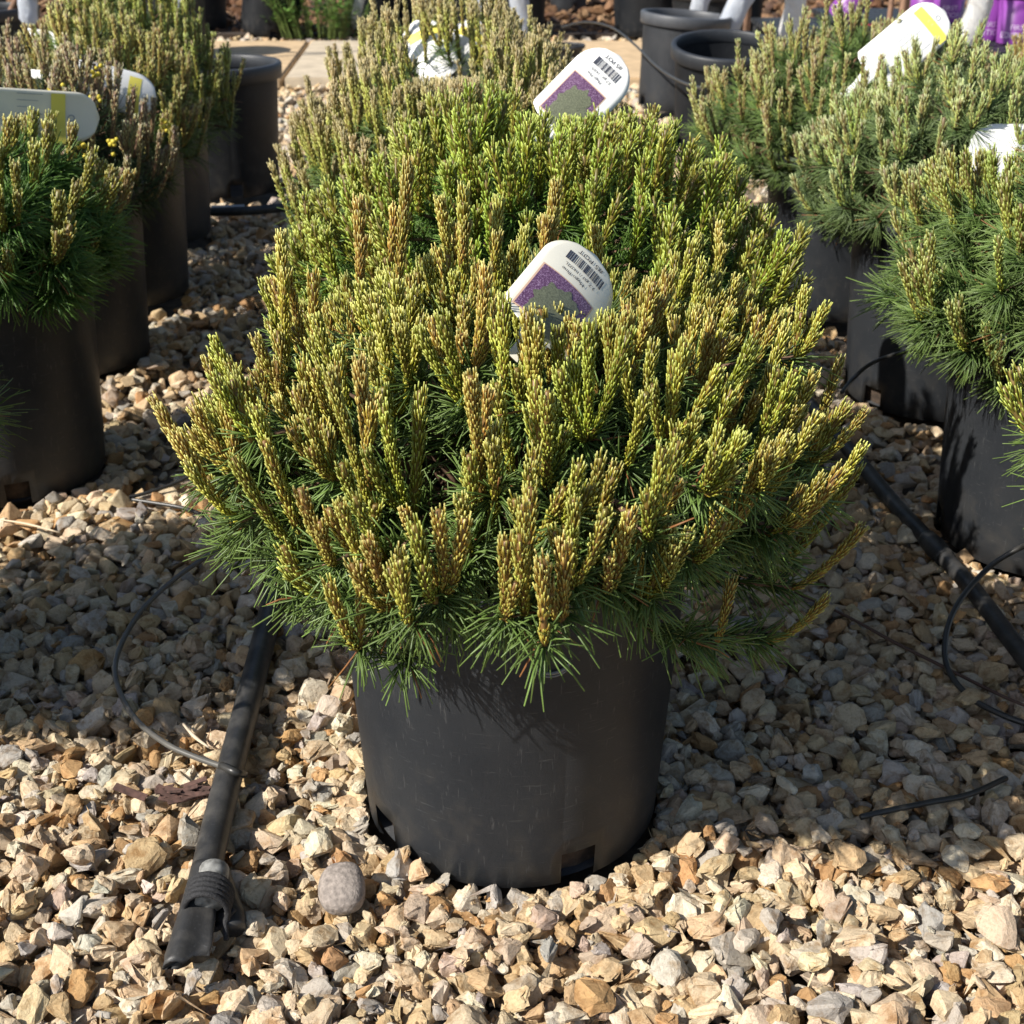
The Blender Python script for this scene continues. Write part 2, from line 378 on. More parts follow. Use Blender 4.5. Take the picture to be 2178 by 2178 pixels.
# ------------------------------------------------------------------ pots
def pot_parts(root, rb, rt, h, mat, rim='lip', notch=None, rot=0, soil=.86, seg=80, bottom=True, ring_at=None):
    """root is an Empty at the pot's base; wall with square drain openings cut from the foot, a lip, soil."""
    bm = bmesh.new(); nz = [0, .004, .034, .05, .10, .15, .20, h-.03, h-.012, h] if h > .23 else [0, .004, .034, .06, h*.6, h-.012, h]
    nz = sorted(set(round(z, 4) for z in nz))
    def rad(z): return rb+(rt-rb)*z/h - (.004 if z < .003 else 0)
    rings = [[bm.verts.new((rad(z)*math.cos(2*math.pi*k/seg+rot), rad(z)*math.sin(2*math.pi*k/seg+rot), z)) for k in range(seg)] for z in nz]
    cuts = set()
    if notch:
        for (ang, wid) in notch:
            for k in range(seg):
                a = math.degrees(2*math.pi*(k+.5)/seg+rot); d = (a-ang+180) % 360-180
                if abs(d) < wid/2: cuts.add(k)
    for i in range(len(nz)-1):
        for k in range(seg):
            if k in cuts and nz[i+1] <= .036: continue
            k2 = (k+1) % seg; bm.faces.new([rings[i][k], rings[i][k2], rings[i+1][k2], rings[i+1][k]])
    bmesh.ops.solidify(bm, geom=bm.faces[:], thickness=.0028)
    if bottom: 
        vs = [bm.verts.new((rb*.965*math.cos(2*math.pi*k/seg), rb*.965*math.sin(2*math.pi*k/seg), .006)) for k in range(seg)]; bm.faces.new(vs)
    wall = from_bm('pot', bm, mat, root)
    # rim
    if rim == 'lip':
        prof = [(rt-.002, h-.034), (rt+.0065, h-.035), (rt+.009, h-.033), (rt+.0105, h-.004), (rt+.008, h), (rt-.001, h+.001), (rt-.004, h-.003), (rt-.004, h-.03)]
    else:
        prof = [(rt-.001, h-.014), (rt+.004, h-.014), (rt+.0055, h-.012), (rt+.0055, h-.002), (rt+.003, h), (rt-.003, h), (rt-.004, h-.004), (rt-.004, h-.012)]
    bm = bmesh.new(); R = [[bm.verts.new((r*math.cos(2*math.pi*k/seg), r*math.sin(2*math.pi*k/seg), z)) for k in range(seg)] for r, z in prof]
    for i in range(len(R)):
        for k in range(seg): bm.faces.new([R[i][k], R[i][(k+1) % seg], R[(i+1) % len(R)][(k+1) % seg], R[(i+1) % len(R)][k]])
    from_bm('rim', bm, mat, wall)
    if soil:
        bm = bmesh.new(); rs = rb+(rt-rb)*soil-.004; rr = random.Random(3)
        c = bm.verts.new((0, 0, h*soil+.012)); prev = None
        for q in (.35, .7, 1.0):
            cur = [bm.verts.new((rs*q*math.cos(2*math.pi*k/40), rs*q*math.sin(2*math.pi*k/40), h*soil+.012*(1-q)+rr.uniform(-.003, .003))) for k in range(40)]
            for k in range(40):
                if prev is None: bm.faces.new([c, cur[k], cur[(k+1) % 40]])
                else: bm.faces.new([prev[k], cur[k], cur[(k+1) % 40], prev[(k+1) % 40]])
            prev = cur
        from_bm('soil', bm, M_SOIL, root)
        # root ball visible through the drain openings
        if notch:
            bm = bmesh.new(); bmesh.ops.create_cone(bm, cap_ends=True, segments=64, radius1=rb-.012, radius2=rb-.008, depth=.05)
            for v in bm.verts: v.co.z += .027; v.co.x *= rr.uniform(.985, 1.01); v.co.y *= rr.uniform(.985, 1.01)
            from_bm('root_ball', bm, M_SOIL, root, False)
    return wall

# ------------------------------------------------------------------ pines
UP = np.array([0, 0, 1.])
def candle(rng, b, d, L, cv, rc, n, nl, brown, green, wn, rings, op=0., cap=0.):
    """One upright shoot: a stem closely set with short needles, pale at the tip."""
    t = np.sort(rng.random(n))**.9*.97+.01
    ax = b[None]+d[None]*(L*t)[:, None]+UP[None]*(cv*L*t*t)[:, None]
    tan = norm(d[None]+UP[None]*(2*cv*t)[:, None]); u, v = frames(tan); ph = np.arange(n)*2.39996+rng.random()*6
    rad = u*np.cos(ph)[:, None]+v*np.sin(ph)[:, None]
    rcore = rc*(.7+.25*t+.75*np.clip((t-.55)/.45, 0, 1))
    a = np.radians(np.interp(t, [0, .5, .85, 1], [40, 30, 24+8*op, 9+17*op]))*(1+rng.normal(size=n)*.18)
    D = tan*np.cos(a)[:, None]+rad*np.sin(a)[:, None]
    l = nl*np.interp(t, [0, .25, .8, 1], [.8, .9, 1.05, .95])*rng.uniform(.75, 1.2, n)
    P = ax+rad*(rcore*.75)[:, None]
    Bn = -rad*((.36-.2*op)*(1-.75*t))[:, None]+rng.normal(size=(n, 3))*.03
    bq = np.clip(brown+rng.normal(size=n)*.2, 0, 1)[:, None]; tt = t[:, None]
    cb = np.array([.235, .235, .016])*(1-bq)+np.array([.40, .20, .045])*bq
    ct_lo = np.array([.50, .50, .055]); ct_hi = np.array([.80, .80, .33])
    ct = (ct_lo*(1-tt**2)+ct_hi*tt**2)*(1-bq*.45)+np.array([.58, .40, .20])*bq*.5
    kq = cap*np.clip((t-.72)/.12, 0, 1)[:, None]; ct = ct*(1-kq)+np.array([.66, .50, .30])*kq; cb = cb*(1-kq)+np.array([.34, .21, .09])*kq
    g = green; ct = ct*(1-g)+np.array([.36, .56, .08])*g; cb = cb*(1-g*.8)+np.array([.16, .25, .015])*g*.8
    br = rng.uniform(.7, 1.25, (n, 1))*rng.uniform(.8, 1.15); cb = cb*br; ct = ct*br
    V, F, C = needles(P, D, l, np.full(n, wn), Bn, cb, ct, rings, .75, rng, 3.4 if rings == 3 else 1.6)
    ts = np.linspace(0, 1, 6); pts = b[None]+d[None]*(L*ts)[:, None]+UP[None]*(cv*L*ts*ts)[:, None]
    TV, TF = tube_np(pts, rc*np.array([.8, .9, 1, 1, .95, .7]), 6)
    cc = np.broadcast_to(np.array([.17, .14, .035])*(1-brown)+np.array([.25, .14, .06])*brown, TV.shape)
    nV = len(V)
    return np.concatenate([V, TV]), F+[f+nV for f in TF], np.concatenate([C, cc])

def pine(name, label, x, y, R, ztop, zrim, seed, nsites=120, kc=(1, 4), Lc=(.045, .08), rc=.0026, nc=120, nl=.010, wn=.0016,
         brown=(.1, .7), green=(0, .2), nneed=100, ln=.040, rings=3, individuals=100, tall=(), extra=(), ncol=((.052, .095, .018), (.150, .230, .055)), clear=(),
         skirt=34, filler=60, group='dwarf mountain pines in black pots', pot=True, pot_h=.28, notch_rot=0, lean=.75, wl=.0013, own_parts=True, op=0., cap=0., sk=1., tint=(1, 1, 1)):
    rng = np.random.default_rng(seed); rr = random.Random(seed)
    root = empty(name, (x, y, .001), label, 'potted plant', group)
    if pot:
        nr = notch_rot; pot_parts(root, .125, .142, pot_h, M_POT, 'slim', [(nr+a, 12) for a in (-65, 15, 95, 175, -145)], 0)
    cands = []; twigs = []; NP = []; ND = []; NL = []; NB = []; NC = []; NS = []
    def site(rx, ry, zt, k, L, le, skirtp=0., cvx=None, brn=None):
        r = math.hypot(rx, ry); q = min(1.15, r/R); ph = math.atan2(ry, rx) if r > 1e-6 else 0
        for (ax, ay, bx, by, mD) in clear:
            for _ in range(14):
                qx, qy = PX((x+rx, y+ry, zt))
                if ax < qx < bx and ay < qy < by and y+ry < mD: zt -= .012
        rad = np.array([math.cos(ph), math.sin(ph), 0]); nz = rng.normal(size=3)*.10
        d = norm((rad*le*(1+skirtp)+UP*(1-.55*skirtp)+nz)[None])[0]; cv = (.15+.35*q*lean+.5*skirtp) if cvx is None else cvx
        tip = np.array([rx, ry, zt]); b = tip-d*L-UP*cv*L
        bw = rr.uniform(*brown) if brn is None else brn; gr = rr.uniform(*green)
        u, v = frames(d[None]); off = rng.random()*6.28
        for j in range(k):
            if j == 0: dj, Lj, cj = d, L, cv
            else:
                a = off+j*6.28/max(1, k-1); s = rng.uniform(.38, .75)
                dj = norm((d+u[0]*math.cos(a)*s+v[0]*math.sin(a)*s)[None])[0]; Lj = L*rng.uniform(.5, .92); cj = cv+s*.45
            n = int(nc*(Lj/.07)**.9)
            cands.append((np.array(b)+rng.normal(size=3)*.001, dj, Lj, cj, rc*rng.uniform(.8, 1.2), max(24, n), nl*rng.uniform(.85, 1.15), min(1, max(0, bw+rng.normal()*.1)), gr))
        T = norm((rad*(.35+1.0*q)+UP*(.9-.75*q-.4*skirtp)+rng.normal(size=3)*.08)[None])[0]
        tl = rng.uniform(.06, .095); twigs.append((b, T, tl, L)); return b, T, tl
    def needle_whorl(b, T, tl, n, droop=.12, dark=1.):
        t = rng.random(n)**.55; P = b[None]-T[None]*(tl*(1-t))[:, None]
        u, v = frames(T[None]); ph = rng.random(n)*6.283; a = np.radians(rng.uniform(28, 78, n)*np.interp(t, [0, 1], [.8, 1.05]))
        D = T[None]*np.cos(a)[:, None]+(u*np.cos(ph)[:, None]+v*np.sin(ph)[:, None])*np.sin(a)[:, None]
        NP.append(P); ND.append(D); NL.append(ln*rng.uniform(.7, 1.15, n)); NB.append(-UP[None]*droop*rng.uniform(.2, 1.5, n)[:, None]-(D-T[None])*.10+rng.normal(size=(n, 3))*.085)
        NC.append(np.repeat(rng.uniform(.75, 1.25, (1, 1)), n, 0)*rng.uniform(.75, 1.25, (n, 1))*dark)
    for i in range(nsites):
        r = R*math.sqrt((i+.5)/nsites); ph = i*2.39996+rng.normal()*.12; r = min(R, max(0, r+rng.normal()*R*.04))
        zt = ztop-(ztop-zrim)*(r/R)**2.3+rng.normal()*.013; L = rng.uniform(*Lc)
        k = rng.integers(kc[0], kc[1]+1)
        b, T, tl = site(r*math.cos(ph), r*math.sin(ph), zt, k, L, lean*(r/R)**1.5)
        needle_whorl(b, T, tl, nneed)
    for i in range(skirt):
        ph = i*6.2832/skirt+rng.normal()*.08; lv = i % 3
        r = R*(.98, .90, .80)[lv]*rng.uniform(.92, 1.05); zt = zrim-(.010, .030, .052)[lv]*sk+rng.normal()*.010
        L = rng.uniform(Lc[0], (Lc[0]+Lc[1])/2); k = (rng.integers(1, 4) if rng.random() < .72 else 0)
        b, T, tl = site(r*math.cos(ph), r*math.sin(ph), zt, k, L, lean, .55)
        rad = np.array([math.cos(ph), math.sin(ph), 0]); T = norm((rad+UP*rng.uniform(-.05, .45))[None])[0]
        needle_whorl(b, T, tl, int(nneed*1.0), .18)
    for (rx, ry, zt, k, L, le, sp, brn) in extra:
        b, T, tl = site(rx, ry, zt, k, L, le, sp, None, brn); needle_whorl(b, T, tl, int(nneed*.8), .12)
    for (rx, ry, zt, L, brn) in tall:
        b, T, tl = site(rx, ry, zt, 1, L, .10, 0, .02, brn); cands.append((b+(0, 0, L*.45), norm(np.array([[.12, .1, 1]]))[0], L*.28, .05, rc, nc//3, nl, brn, 0))
        needle_whorl(b, T, tl, nneed)
    for i in range(filler):                       # inner twigs bearing only old needles
        r = R*.9*math.sqrt(rng.random()); ph = rng.random()*6.283; zz = rng.uniform(.27, ztop-.085-(ztop-zrim)*(r/R)**2.3)
        T = norm(np.array([[math.cos(ph)*r/R, math.sin(ph)*r/R, rng.uniform(.1, .8)]]))[0]; b = np.array([r*math.cos(ph), r*math.sin(ph), zz])
        needle_whorl(b, T, .08, int(nneed*.7), .1)
    P = np.concatenate(NP); D = np.concatenate(ND); Ln = np.concatenate(NL); B = np.concatenate(NB); S_ = np.concatenate(NC)
    n = len(P); cb = np.array(ncol[0])[None]*S_; ct = np.array(ncol[1])[None]*S_
    dead = rng.random(n) < .013; cb[dead] = (.20, .08, .03); ct[dead] = (.32, .14, .05)
    yel = rng.random((n, 1))*.5; ct = ct*(1-yel*.3)+np.array([.12, .15, .03])*yel*.3
    V, F, C = needles(P, D, Ln, np.full(n, wl)*rng.uniform(.85, 1.2, n), B, cb, ct, rings, .55, rng)
    link('needles', np_mesh('needles', V, F, C), M_NEEDLE, root)
    # branches
    acc = Acc(); z0 = pot_h*.86 if pot else .2
    for (b, T, tl, L) in twigs:
        node = b-T*tl; st = np.array([node[0]*.08, node[1]*.08, z0]); mid = np.array([node[0]*.55, node[1]*.55, z0+(node[2]-z0)*.45])
        c = catmull([st, mid, node, b], 3); V, F = tube_np(c, np.linspace(.0042, .0017, len(c)), 5, False)
        acc.add(V, F, np.zeros_like(V))
    V, F = tube_np([(0, 0, z0-.01), (.004, .002, z0+.03), (0, .004, z0+.08)], [.014, .012, .006], 10); acc.add(V, F, np.zeros_like(V))
    link('stem', acc.mesh('stem'), M_BARK, root)
    camp = np.array([0-x, 0-y, CAMH])
    order = sorted(range(len(cands)), key=lambda i: np.linalg.norm(cands[i][0]-camp))
    acc = Acc()
    for j, i in enumerate(order):
        b, d, L, cv, rcc, nn, nll, bw, gr = cands[i]
        V, F, C = candle(rng, b, d, L, cv, rcc, nn, nll, bw, gr, wn, rings, op, cap); C = C*np.array(tint)
        if own_parts and j < individuals:
            q = {}; 
            for f in F: q.setdefault(f.shape[1], []).append(f)
            link('shoot', np_mesh('shoot', V-b, [np.concatenate(v) for v in q.values()], C), M_NEEDLE, root).location = tuple(b)
        else: acc.add(V, F, C)
    if acc.n:
        s = link('shoots', acc.mesh('shoots'), M_NEEDLE, root)
        s['kind'] = 'stuff'
    return root

def X(px, py, cx, cy, D):        # plant-local tip from a sight line at distance D
    d = ray(px, py); p = C0+d*(D/d.y); return (p.x-cx, p.y-cy, p.z)
c0 = MID[0]
ex = []
for (px, py, D, k, L, le, sp, brn) in [
        (700, 1245, .695, 2, .050, .55, .4, .8), (775, 1150, .685, 3, .055, .5, .3, .7), (880, 1120, .675, 2, .05, .3, .3, .3), (860, 1195, .67, 2, .042, .3, .3, .5),
        (935, 1090, .675, 3, .062, .3, .2, .85), (1110, 1075, .67, 3, .065, .25, .2, .8), (1075, 1160, .665, 2, .05, .2, .2, .9), (1150, 1205, .655, 1, .045, .1, .25, .95),
        (1220, 1065, .675, 3, .055, .15, .2, .7), (1200, 1160, .665, 2, .045, .2, .25, .8), (1340, 1085, .685, 3, .055, .3, .3, .85), (1555, 1240, .78, 1, .045, .25, .2, .95),
        (600, 1160, .74, 2, .055, .6, .3, .5), (1420, 960, .70, 3, .055, .3, .2, .4), (640, 1040, .72, 2, .06, .5, .2, .7),
        (385, 925, .90, 3, .075, .8, .1, .35), (425, 845, .95, 2, .06, .8, .1, .1), (480, 1010, .86, 3, .07, .7, .2, .3), (560, 950, .80, 1, .11, .5, .1, .9),
        (1830, 990, .93, 2, .075, .7, .2, .6), (1835, 1120, .90, 1, .06, .8, .4, .8), (1790, 760, .98, 2, .10, .3, 0, .5), (1840, 880, .97, 1, .05, .8, .2, .6),
        (1760, 1270, .90, 1, .05, 1.0, .7, .9),
        (1072, 640, .83, 2, .06, .05, 0, .3), (1120, 668, .82, 3, .06, .05, 0, .5), (1185, 700, .83, 2, .055, .1, 0, .2), (1030, 575, .85, 2, .06, 0, 0, .7)]:
    ex.append((*X(px, py, *c0, D), k, L*.80 if D < .8 else L*.9, le, sp, brn))
tl = []
for (px, py, D, L, brn) in [(868, 345, .97, .13, .75), (762, 430, .98, .10, .9), (985, 405, .98, .10, .8), (935, 430, 1.0, .08, .6), (1180, 390, 1.0, .10, .85),
                            (1145, 625, .88, .10, .85), (600, 500, .98, .10, .3), (1060, 430, 1.0, .09, .5), (1530, 480, 1.05, .07, .4), (1710, 620, 1.02, .075, .4),
                            (1000, 800, .74, .10, .9), (770, 760, .80, .10, .9), (700, 800, .78, .10, .6)]:
    tl.append((*X(px, py, *c0, D), L, brn))
pine('potted_dwarf_pine', 'large golden tipped dwarf pine in scuffed black pot, in full view at the front', *c0, .262, .472, .384, 11, nsites=140, kc=(1, 4),
     Lc=(.032, .074), nc=215, nl=.0076, wn=.00138, rc=.0024, brown=(.0, .85), green=(0, .5), nneed=105, wl=.0015, tint=(1.0, .97, .80), clear=((1125, 480, 1305, 650, .93), (1135, 480, 1300, 620, 1.01)), tall=tl, extra=ex, skirt=36, filler=60, ln=.034, sk=.5)
pine('potted_dwarf_pine', 'bright green dwarf pine directly behind the golden tipped front one', *MID[1], .283, .525, .37, 12, nsites=165, clear=((1105, 90, 1360, 240, 1.6),), kc=(1, 3),
     Lc=(.050, .085), nc=95, nl=.0105, wn=.0018, rc=.0026, lean=.5, tint=(.95, .98, .8), brown=(0, .45), green=(.15, .8), nneed=90, ln=.036, filler=50, notch_rot=20,
     op=.75, ncol=((.050, .115, .018), (.15, .27, .045)))
pine('potted_dwarf_pine', 'dwarf pine with thin brown capped shoots, behind the bright green one', *MID[2], .27, .54, .37, 13, nsites=270, clear=((868, 5, 1035, 165, 2.2),), kc=(1, 2),
     Lc=(.06, .10), nc=95, nl=.0068, wn=.0018, rc=.0030, brown=(.0, .35), green=(0, .2), cap=.9, tint=(.95, 1.0, .95), nneed=60, ln=.034, rings=2, filler=40, lean=.3)
pine('potted_dwarf_pine', 'farthest dwarf pine of the middle row, around a crossed pair of tags', *MID[3], .26, .54, .37, 14, nsites=200, clear=((868, 5, 1035, 165, 2.29),), kc=(1, 2),
     Lc=(.06, .12), nc=70, nl=.0068, wn=.0020, rc=.0031, brown=(.0, .4), green=(0, .2), cap=.8, tint=(.95, 1.0, .95), nneed=45, ln=.034, rings=2, filler=30, lean=.2, own_parts=False)
# left row
pine('potted_dwarf_pine', 'dwarf pine mostly cut off by the left edge, nearest of the left row', *LEFT[0], .25, .50, .36, 21, nsites=90, kc=(1, 2),
     Lc=(.04, .06), nc=100, brown=(.4, .9), nneed=110, ln=.044, filler=50)
pine('potted_dwarf_pine', 'lush long needled dwarf pine under the grey tag with the yellow block', *LEFT[1], .205, .47, .385, 22, nsites=66, kc=(1, 1),
     Lc=(.035, .065), nc=130, nl=.0085, rc=.0044, wn=.0021, brown=(.0, .35), nneed=170, ln=.048, filler=80, skirt=36, wl=.0016, ncol=((.045, .125, .020), (.14, .27, .05)), clear=((0, 150, 200, 235, 1.75),))
pine('potted_dwarf_pine', 'dull brown shooted dwarf pine around the curved white tag with grey ring', *LEFT[2], .205, .495, .35, 23, nsites=120, kc=(1, 2),
     Lc=(.05, .08), nc=80, nl=.0066, wn=.0019, rc=.0032, tint=(.85, .85, 1.3), brown=(.45, .9), nneed=55, ln=.034, rings=2, filler=40, lean=.5, ncol=((.02, .045, .014), (.05, .09, .025)))
pine('potted_dwarf_pine', 'olive dwarf pine half hidden behind the brown shooted one, left row', *LEFT[3], .20, .51, .36, 24, nsites=100, kc=(1, 2),
     Lc=(.05, .09), nc=60, nl=.0068, wn=.002, rc=.0032, brown=(.2, .6), nneed=45, rings=2, filler=30, lean=.4, own_parts=False)
pine('potted_dwarf_pine', 'dark green dwarf pine beside the empty pot with the thick rim', *LEFT[4], .21, .55, .36, 25, nsites=120, kc=(1, 2),
     Lc=(.06, .12), nc=65, nl=.0072, wn=.002, rc=.0030, brown=(.0, .2), green=(.2, .6), nneed=50, rings=2, filler=40, lean=.25, own_parts=False)
pine('potted_dwarf_pine', 'grey tan shooted dwarf pine at the top left corner', -1.12, 2.62, .25, .54, .36, 26, nsites=100, kc=(1, 2),
     Lc=(.06, .11), nc=60, nl=.0068, wn=.0021, rc=.0034, tint=(.85, .85, 1.3), brown=(.6, .95), nneed=40, rings=2, filler=30, lean=.4, own_parts=False)
# right row
pine('potted_dwarf_pine', 'dwarf pine whose needle tips just reach in from the right edge, front of right row', *RIGHT[0], .245, .47, .36, 31, nsites=70, kc=(1, 2),
     Lc=(.04, .06), nc=90, brown=(.1, .4), green=(.2, .6), nneed=130, ln=.046, filler=50, notch_rot=30)
pine('potted_dwarf_pine', 'blue green dwarf pine at the right edge above the drip tube loop', *RIGHT[1], .245, .51, .365, 32, clear=((2045, 240, 2300, 315, 1.8),), nsites=100, kc=(1, 3),
     Lc=(.045, .07), nc=105, nl=.0095, wn=.0017, brown=(.1, .6), green=(.1, .5), tint=(.86, .94, 1.0), nneed=170, ln=.044, filler=70, skirt=38, notch_rot=-42, ncol=((.055, .115, .028), (.17, .25, .065)))
pine('potted_dwarf_pine', 'grey green pale tipped dwarf pine, second in view from the front in the right row', *RIGHT[2], .245, .50, .36, 33, nsites=125, clear=((2040, 250, 2260, 330, 1.85),), kc=(1, 3),
     Lc=(.035, .06), nc=80, nl=.0100, wn=.0018, brown=(.2, .6), green=(.0, .5), tint=(.85, .95, 1.3), nneed=120, ln=.038, rings=2, filler=50, ncol=((.055, .10, .03), (.17, .24, .08)))
pine('potted_dwarf_pine', 'wide dwarf pine around the long white tag with a yellow block, before the purple pots', *RIGHT[3], .29, .505, .37, 34, nsites=150, clear=((1800, 0, 1990, 115, 2.28),), kc=(1, 2),
     Lc=(.045, .08), nc=65, nl=.0075, wn=.0019, rc=.003, brown=(.2, .7), green=(0, .3), tint=(.85, .92, 1.1), nneed=120, ln=.04, rings=2, filler=50, lean=.35, ncol=((.055, .11, .024), (.16, .24, .06)))
pine('potted_dwarf_pine', 'tan shooted dwarf pine at the right edge in front of the purple pots', 1.15, 2.72, .22, .49, .36, 35, nsites=90, kc=(1, 2),
     Lc=(.06, .09), nc=60, nl=.007, wn=.002, rc=.0034, brown=(.6, 1), nneed=60, rings=2, filler=30, lean=.3, own_parts=False)

bp = [o for o in bpy.data.objects if o.get('label', '').startswith('dull brown')][0]; rc_ = np.random.default_rng(3); my = plain('yellow_cone', (.55, .45, .04), .6)
for i in range(16):
    a = rc_.uniform(-2.6, .3); r = .2*math.sqrt(rc_.uniform(.2, 1)); z = .50-.14*(r/.205)**2.3-rc_.uniform(.0, .05); bm = bmesh.new()
    for k in range(7): bmesh.ops.create_icosphere(bm, subdivisions=2, radius=rc_.uniform(.0028, .0042), matrix=Matrix.Translation((r*math.cos(a)+rc_.normal()*.005, r*math.sin(a)+rc_.normal()*.005, z+rc_.normal()*.006)))
    from_bm('pollen_cones', bm, my, bp)
# scar of the moulded grip on the front pot
fp = bpy.data.objects['potted_dwarf_pine']
def on_pot(ang, z, out=.0): 
    r = .125+.017*z/.28+out; a = math.radians(ang); return (r*math.sin(a), -r*math.cos(a), z)
pts = [on_pot(12+5.2*math.cos(a), .222+.0085*math.sin(a), .0012) for a in np.linspace(math.pi*.95, math.pi*2.05, 12)]
for i, (dz, rr_) in enumerate([(0, .0014), (-.0028, .0008)]):
    pp = [(x_, y_, z_+dz) for x_, y_, z_ in pts]; s = tube('grip_moulding', pp, [.0003, rr_, rr_, .0003], plain('scuffed_grey_plastic', (.16, .16, .16), .35), fp, 3, 8)

# ------------------------------------------------------------------ empty pots
def empty_pot(name, label, x, y, rb, rt, h, mat, tilt=0, tdir=0, rim='lip', group='empty black nursery pots', z=0):
    root = empty(name, (x, y, z), label, 'plant pot', group)
    root.rotation_euler = (0, 0, 0)
    pot_parts(root, rb, rt, h, mat, rim, [(a, 10) for a in (-70, 20, 110, 200)], 0, soil=0)
    if tilt: root.rotation_euler = (Matrix.Rotation(math.radians(tilt), 3, Vector((math.cos(tdir), math.sin(tdir), 0)))).to_euler()
    return root
empty_pot('nursery_pot', 'empty black pot with thick rim standing behind the left row pines', -.705, 3.33, .125, .142, .30, M_POT2)
empty_pot('nursery_pot', 'empty dark rimmed black pot in front of a greyer taller one', .575, 3.80, .120, .137, .275, M_POT2, 9, 0, z=.018)
empty_pot('nursery_pot', 'grey sheened black pot standing behind the open dark rimmed one', .535, 4.50, .122, .135, .29, M_POTG, 4, math.radians(90), z=.004)
empty_pot('nursery_pot', 'leaning empty black pot with bulging side beyond the paving by weeds', -1.14, 6.55, .125, .15, .30, M_POT2, 14, math.radians(90))
empty_pot('nursery_pot', 'dark pot standing left of the leaning one beyond the paving', -1.50, 6.75, .13, .15, .30, M_POT2)
empty_pot('nursery_pot', 'squat black pot on the paving left of the picture tag', .215, 5.55, .055, .07, .075, M_POT2, rim='slim', group=None)

